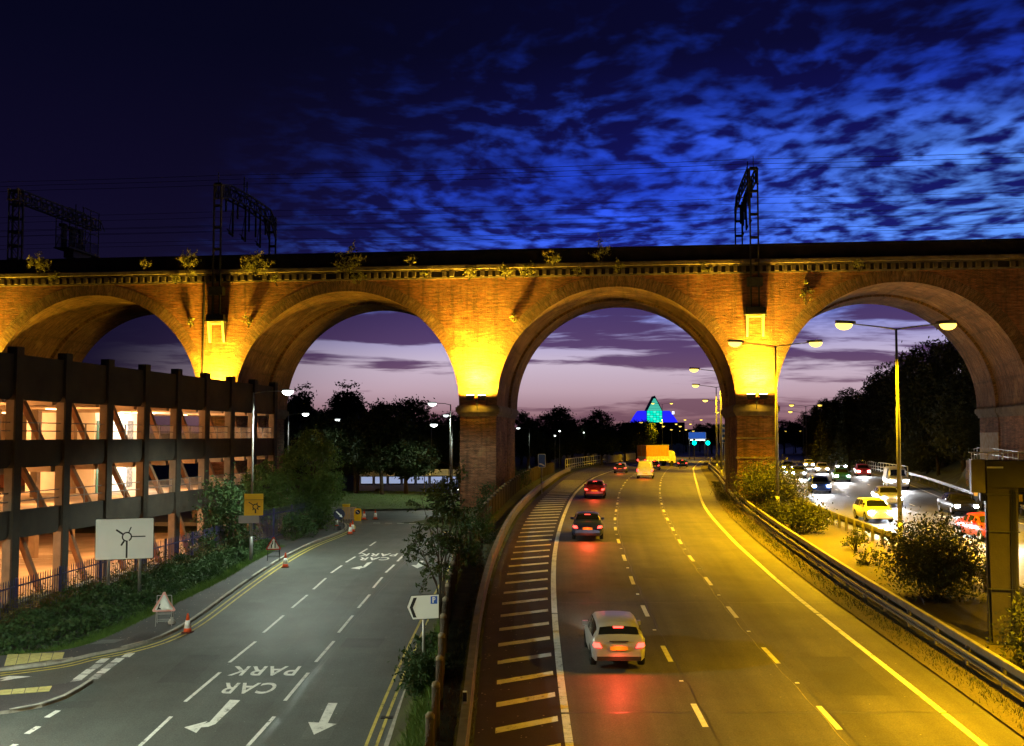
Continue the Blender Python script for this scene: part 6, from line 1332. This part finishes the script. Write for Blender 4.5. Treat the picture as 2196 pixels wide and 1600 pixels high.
# highway patrol vehicle on the far shoulder
y = 78.0; o = empty('highway_truck', (x_rr(y)+.9, y, zm(y)+.02), heading(x_rr, y)+math.pi+R(10)); tag(o, 'yellow and black chequered highway vehicle with amber beacon behind the gantry post', 'truck')
M_by = mat('battenburg_yellow', (.85,.55,.02), .4, .05); M_bk = mat('battenburg_black', (.015,.015,.015), .4)
b = MB(); b.prism([(-2.8,.5),(-2.8,2.75),(1.0,2.75),(1.6,1.75),(2.7,1.55),(2.8,.5)], lambda a, c, t: (a, t, c), -1.05, 1.05); b.build('body', M_bk, o)
for sd in (-1, 1):
    for r_ in range(2):
        for i in range(7):
            if (i+r_) % 2 == 0: b = MB(); b.box(-2.7+i*.6, -2.1+i*.6, sd*1.055-.004, sd*1.055+.004, 1.0+r_*.32, 1.32+r_*.32); b.build('chequer_panel', M_by, o)
    for i in range(6):
        if i % 2 == 0: b = MB(); b.box(-2.7+i*.6, -2.1+i*.6, sd*1.055-.004, sd*1.055+.004, 2.35, 2.68); b.build('chequer_panel', M_by, o)
    b = MB(); b.box(-2.4, .8, sd*1.056-.003, sd*1.056+.003, 1.75, 2.3); b.build('side_window', M_glass, o)
for i in range(4): b = MB(); b.box(2.82, 2.83, -1.0+i*.5, -.75+i*.5, .9, 1.4); b.build('front_chequer', M_by, o)
for wx in (-1.8, 1.9):
    for s in (-1, 1): b = MB(); b.grid([[(wx+r*math.cos(2*math.pi*j/16), s*.95+t, .42+r*math.sin(2*math.pi*j/16)) for j in range(17)] for r, t in ((.01, -.14), (.42, -.14), (.42, .14), (.01, .14))]); b.build('wheel', M_tyre, o)
b = MB(); b.box(-.2, .3, -.85, .85, 2.76, 2.95); b.build('light_bar', emat('amber_beacon', (1, .50, .04), 45), o)
lamp('beacon_light', 'POINT', (0, 0, 3.2), 900, (1, .55, .06), o, size=.3)
for s in (-1, 1): b = MB(); b.box(-2.86, -2.8, s*.85-.12, s*.85+.12, 1.2, 1.6); b.build('tail_lamp', E_tail, o)

# ================================================================== GLASS PYRAMID on the skyline
d = 700; s_ = d/2300; px_ = (1403.5-1098)*s_; zb = 9+(935-906)*s_; o = empty('pyramid_building', (px_, d, zb), 0); tag(o, 'distant pyramid building glowing turquoise in the middle and blue at the sides', 'building')
hw, ht = 50*s_, 57*s_; cw = 16.5*s_; zk = 25*s_
E_teal = emat('teal_glass', (.0, .80, .55), 1.25); E_teal2 = emat('pale_teal_glass', (.08, .60, .45), .9); E_blue = emat('blue_glass', (.02, .02, 1.0), 1.0); M_mul = mat('pyramid_frame', (.02,.05,.06), .6)
b = MB(); b.prism([(-hw*1.25,-14),(hw*1.25,-14),(hw*1.25,0),(-hw*1.25,0)], lambda a, c, t: (a, t, c), -4, 26); b.build('podium', mat('podium_dark', (.01,.01,.012), .8), o)
nr, ncg = 5, 5
for r_ in range(nr):
    for c_ in range(ncg):
        z0, z1 = zk*r_/nr, zk*(r_+1)/nr; xa, xb = -cw+2*cw*c_/ncg, -cw+2*cw*(c_+1)/ncg; b = MB(); b.box(xa+.12, xb-.12, -.6, -.3, z0+.1, z1-.12); b.build('glass_pane', E_teal if (r_+c_) % 3 else emat('bright_teal_glass', (.08, .95, .66), 1.15), o)
n = 6
for r_ in range(n):
    f0, f1 = r_/n, (r_+1)/n; w0, w1 = cw*(1-f0), cw*(1-f1); z0, z1 = zk+(ht-zk)*f0, zk+(ht-zk)*f1-.12; b = MB(); b.prism([(-w0+.2, z0), (w0-.2, z0), (max(.02, w1-.2), z1), (-max(.02, w1-.2), z1)], lambda a, c, t: (a, t, c), -.5, -.2); b.build('gable_pane', E_teal2 if r_ < n-1 else M_mul, o)
b = MB(); b.prism([(-cw, 0), (cw, 0), (cw, zk), (0, ht), (-cw, zk)], lambda a, c, t: (a, t, c), -.19, 14); 
for sx in (-1, 1): b.beam((sx*cw, -.6, zk), (0, -.6, ht), .5, .5)
b.build('gable_frame', M_mul, o)
for sx in (-1, 1):
    for c_ in range(4):
        f0, f1 = c_/4, (c_+1)/4; xa, xb = cw+(hw-cw)*f0+.12, cw+(hw-cw)*f1-.12; top = lambda x: zk*(1.0 if x < cw+(hw-cw)*.55 else 1-(x-cw-(hw-cw)*.55)/((hw-cw)*.45)*.98)
        P = [(sx*xa, .1), (sx*xb, .1), (sx*xb, max(.12, top(xb))), (sx*xa, top(xa))]; P = P if sx > 0 else P[::-1]; b = MB(); b.prism(P, lambda a, c, t: (a, t+c*.25, c), -.3, 8); b.build('wing_panel', E_blue, o)
b = MB(); b.box(hw*.75, hw*.84, -1, 0, zk*.7, zk*.95); b.build('lit_sign', emat('pyramid_sign', (.8,.85,1), 2), o)
# a few window lights among the dark trees
for k_, (u, v, d) in enumerate(((1200,926,196),(1252,929,214),(944,925,140),(832,938,145),(915,938,146),(1190,936,198))):
    c = ((u-1098)/2300*d, d, 9+(935-v)/2300*d); b = MB(); b.tube([(0, 0, gz(c[0], d)-c[2]), (0, 0, 0)], .04, 5, 0); b.lathe([(.02, 0), (.14, .04), (.16, .14), (.04, .22)], 8, (0, 0, 0), 1)
    tag(b.build('path_lamp', [M_post, emat('path_lamp_glow', (.9, 1, .95), 8)], None, False, c), 'tiny white lamp glinting in the dark trees, %s' % ('above the white railing','right above the white railing','left of the brick pier','far left in the wood','lower left of the brick pier','lower above the white railing')[k_], 'lamp', 'tiny lamps in the trees')
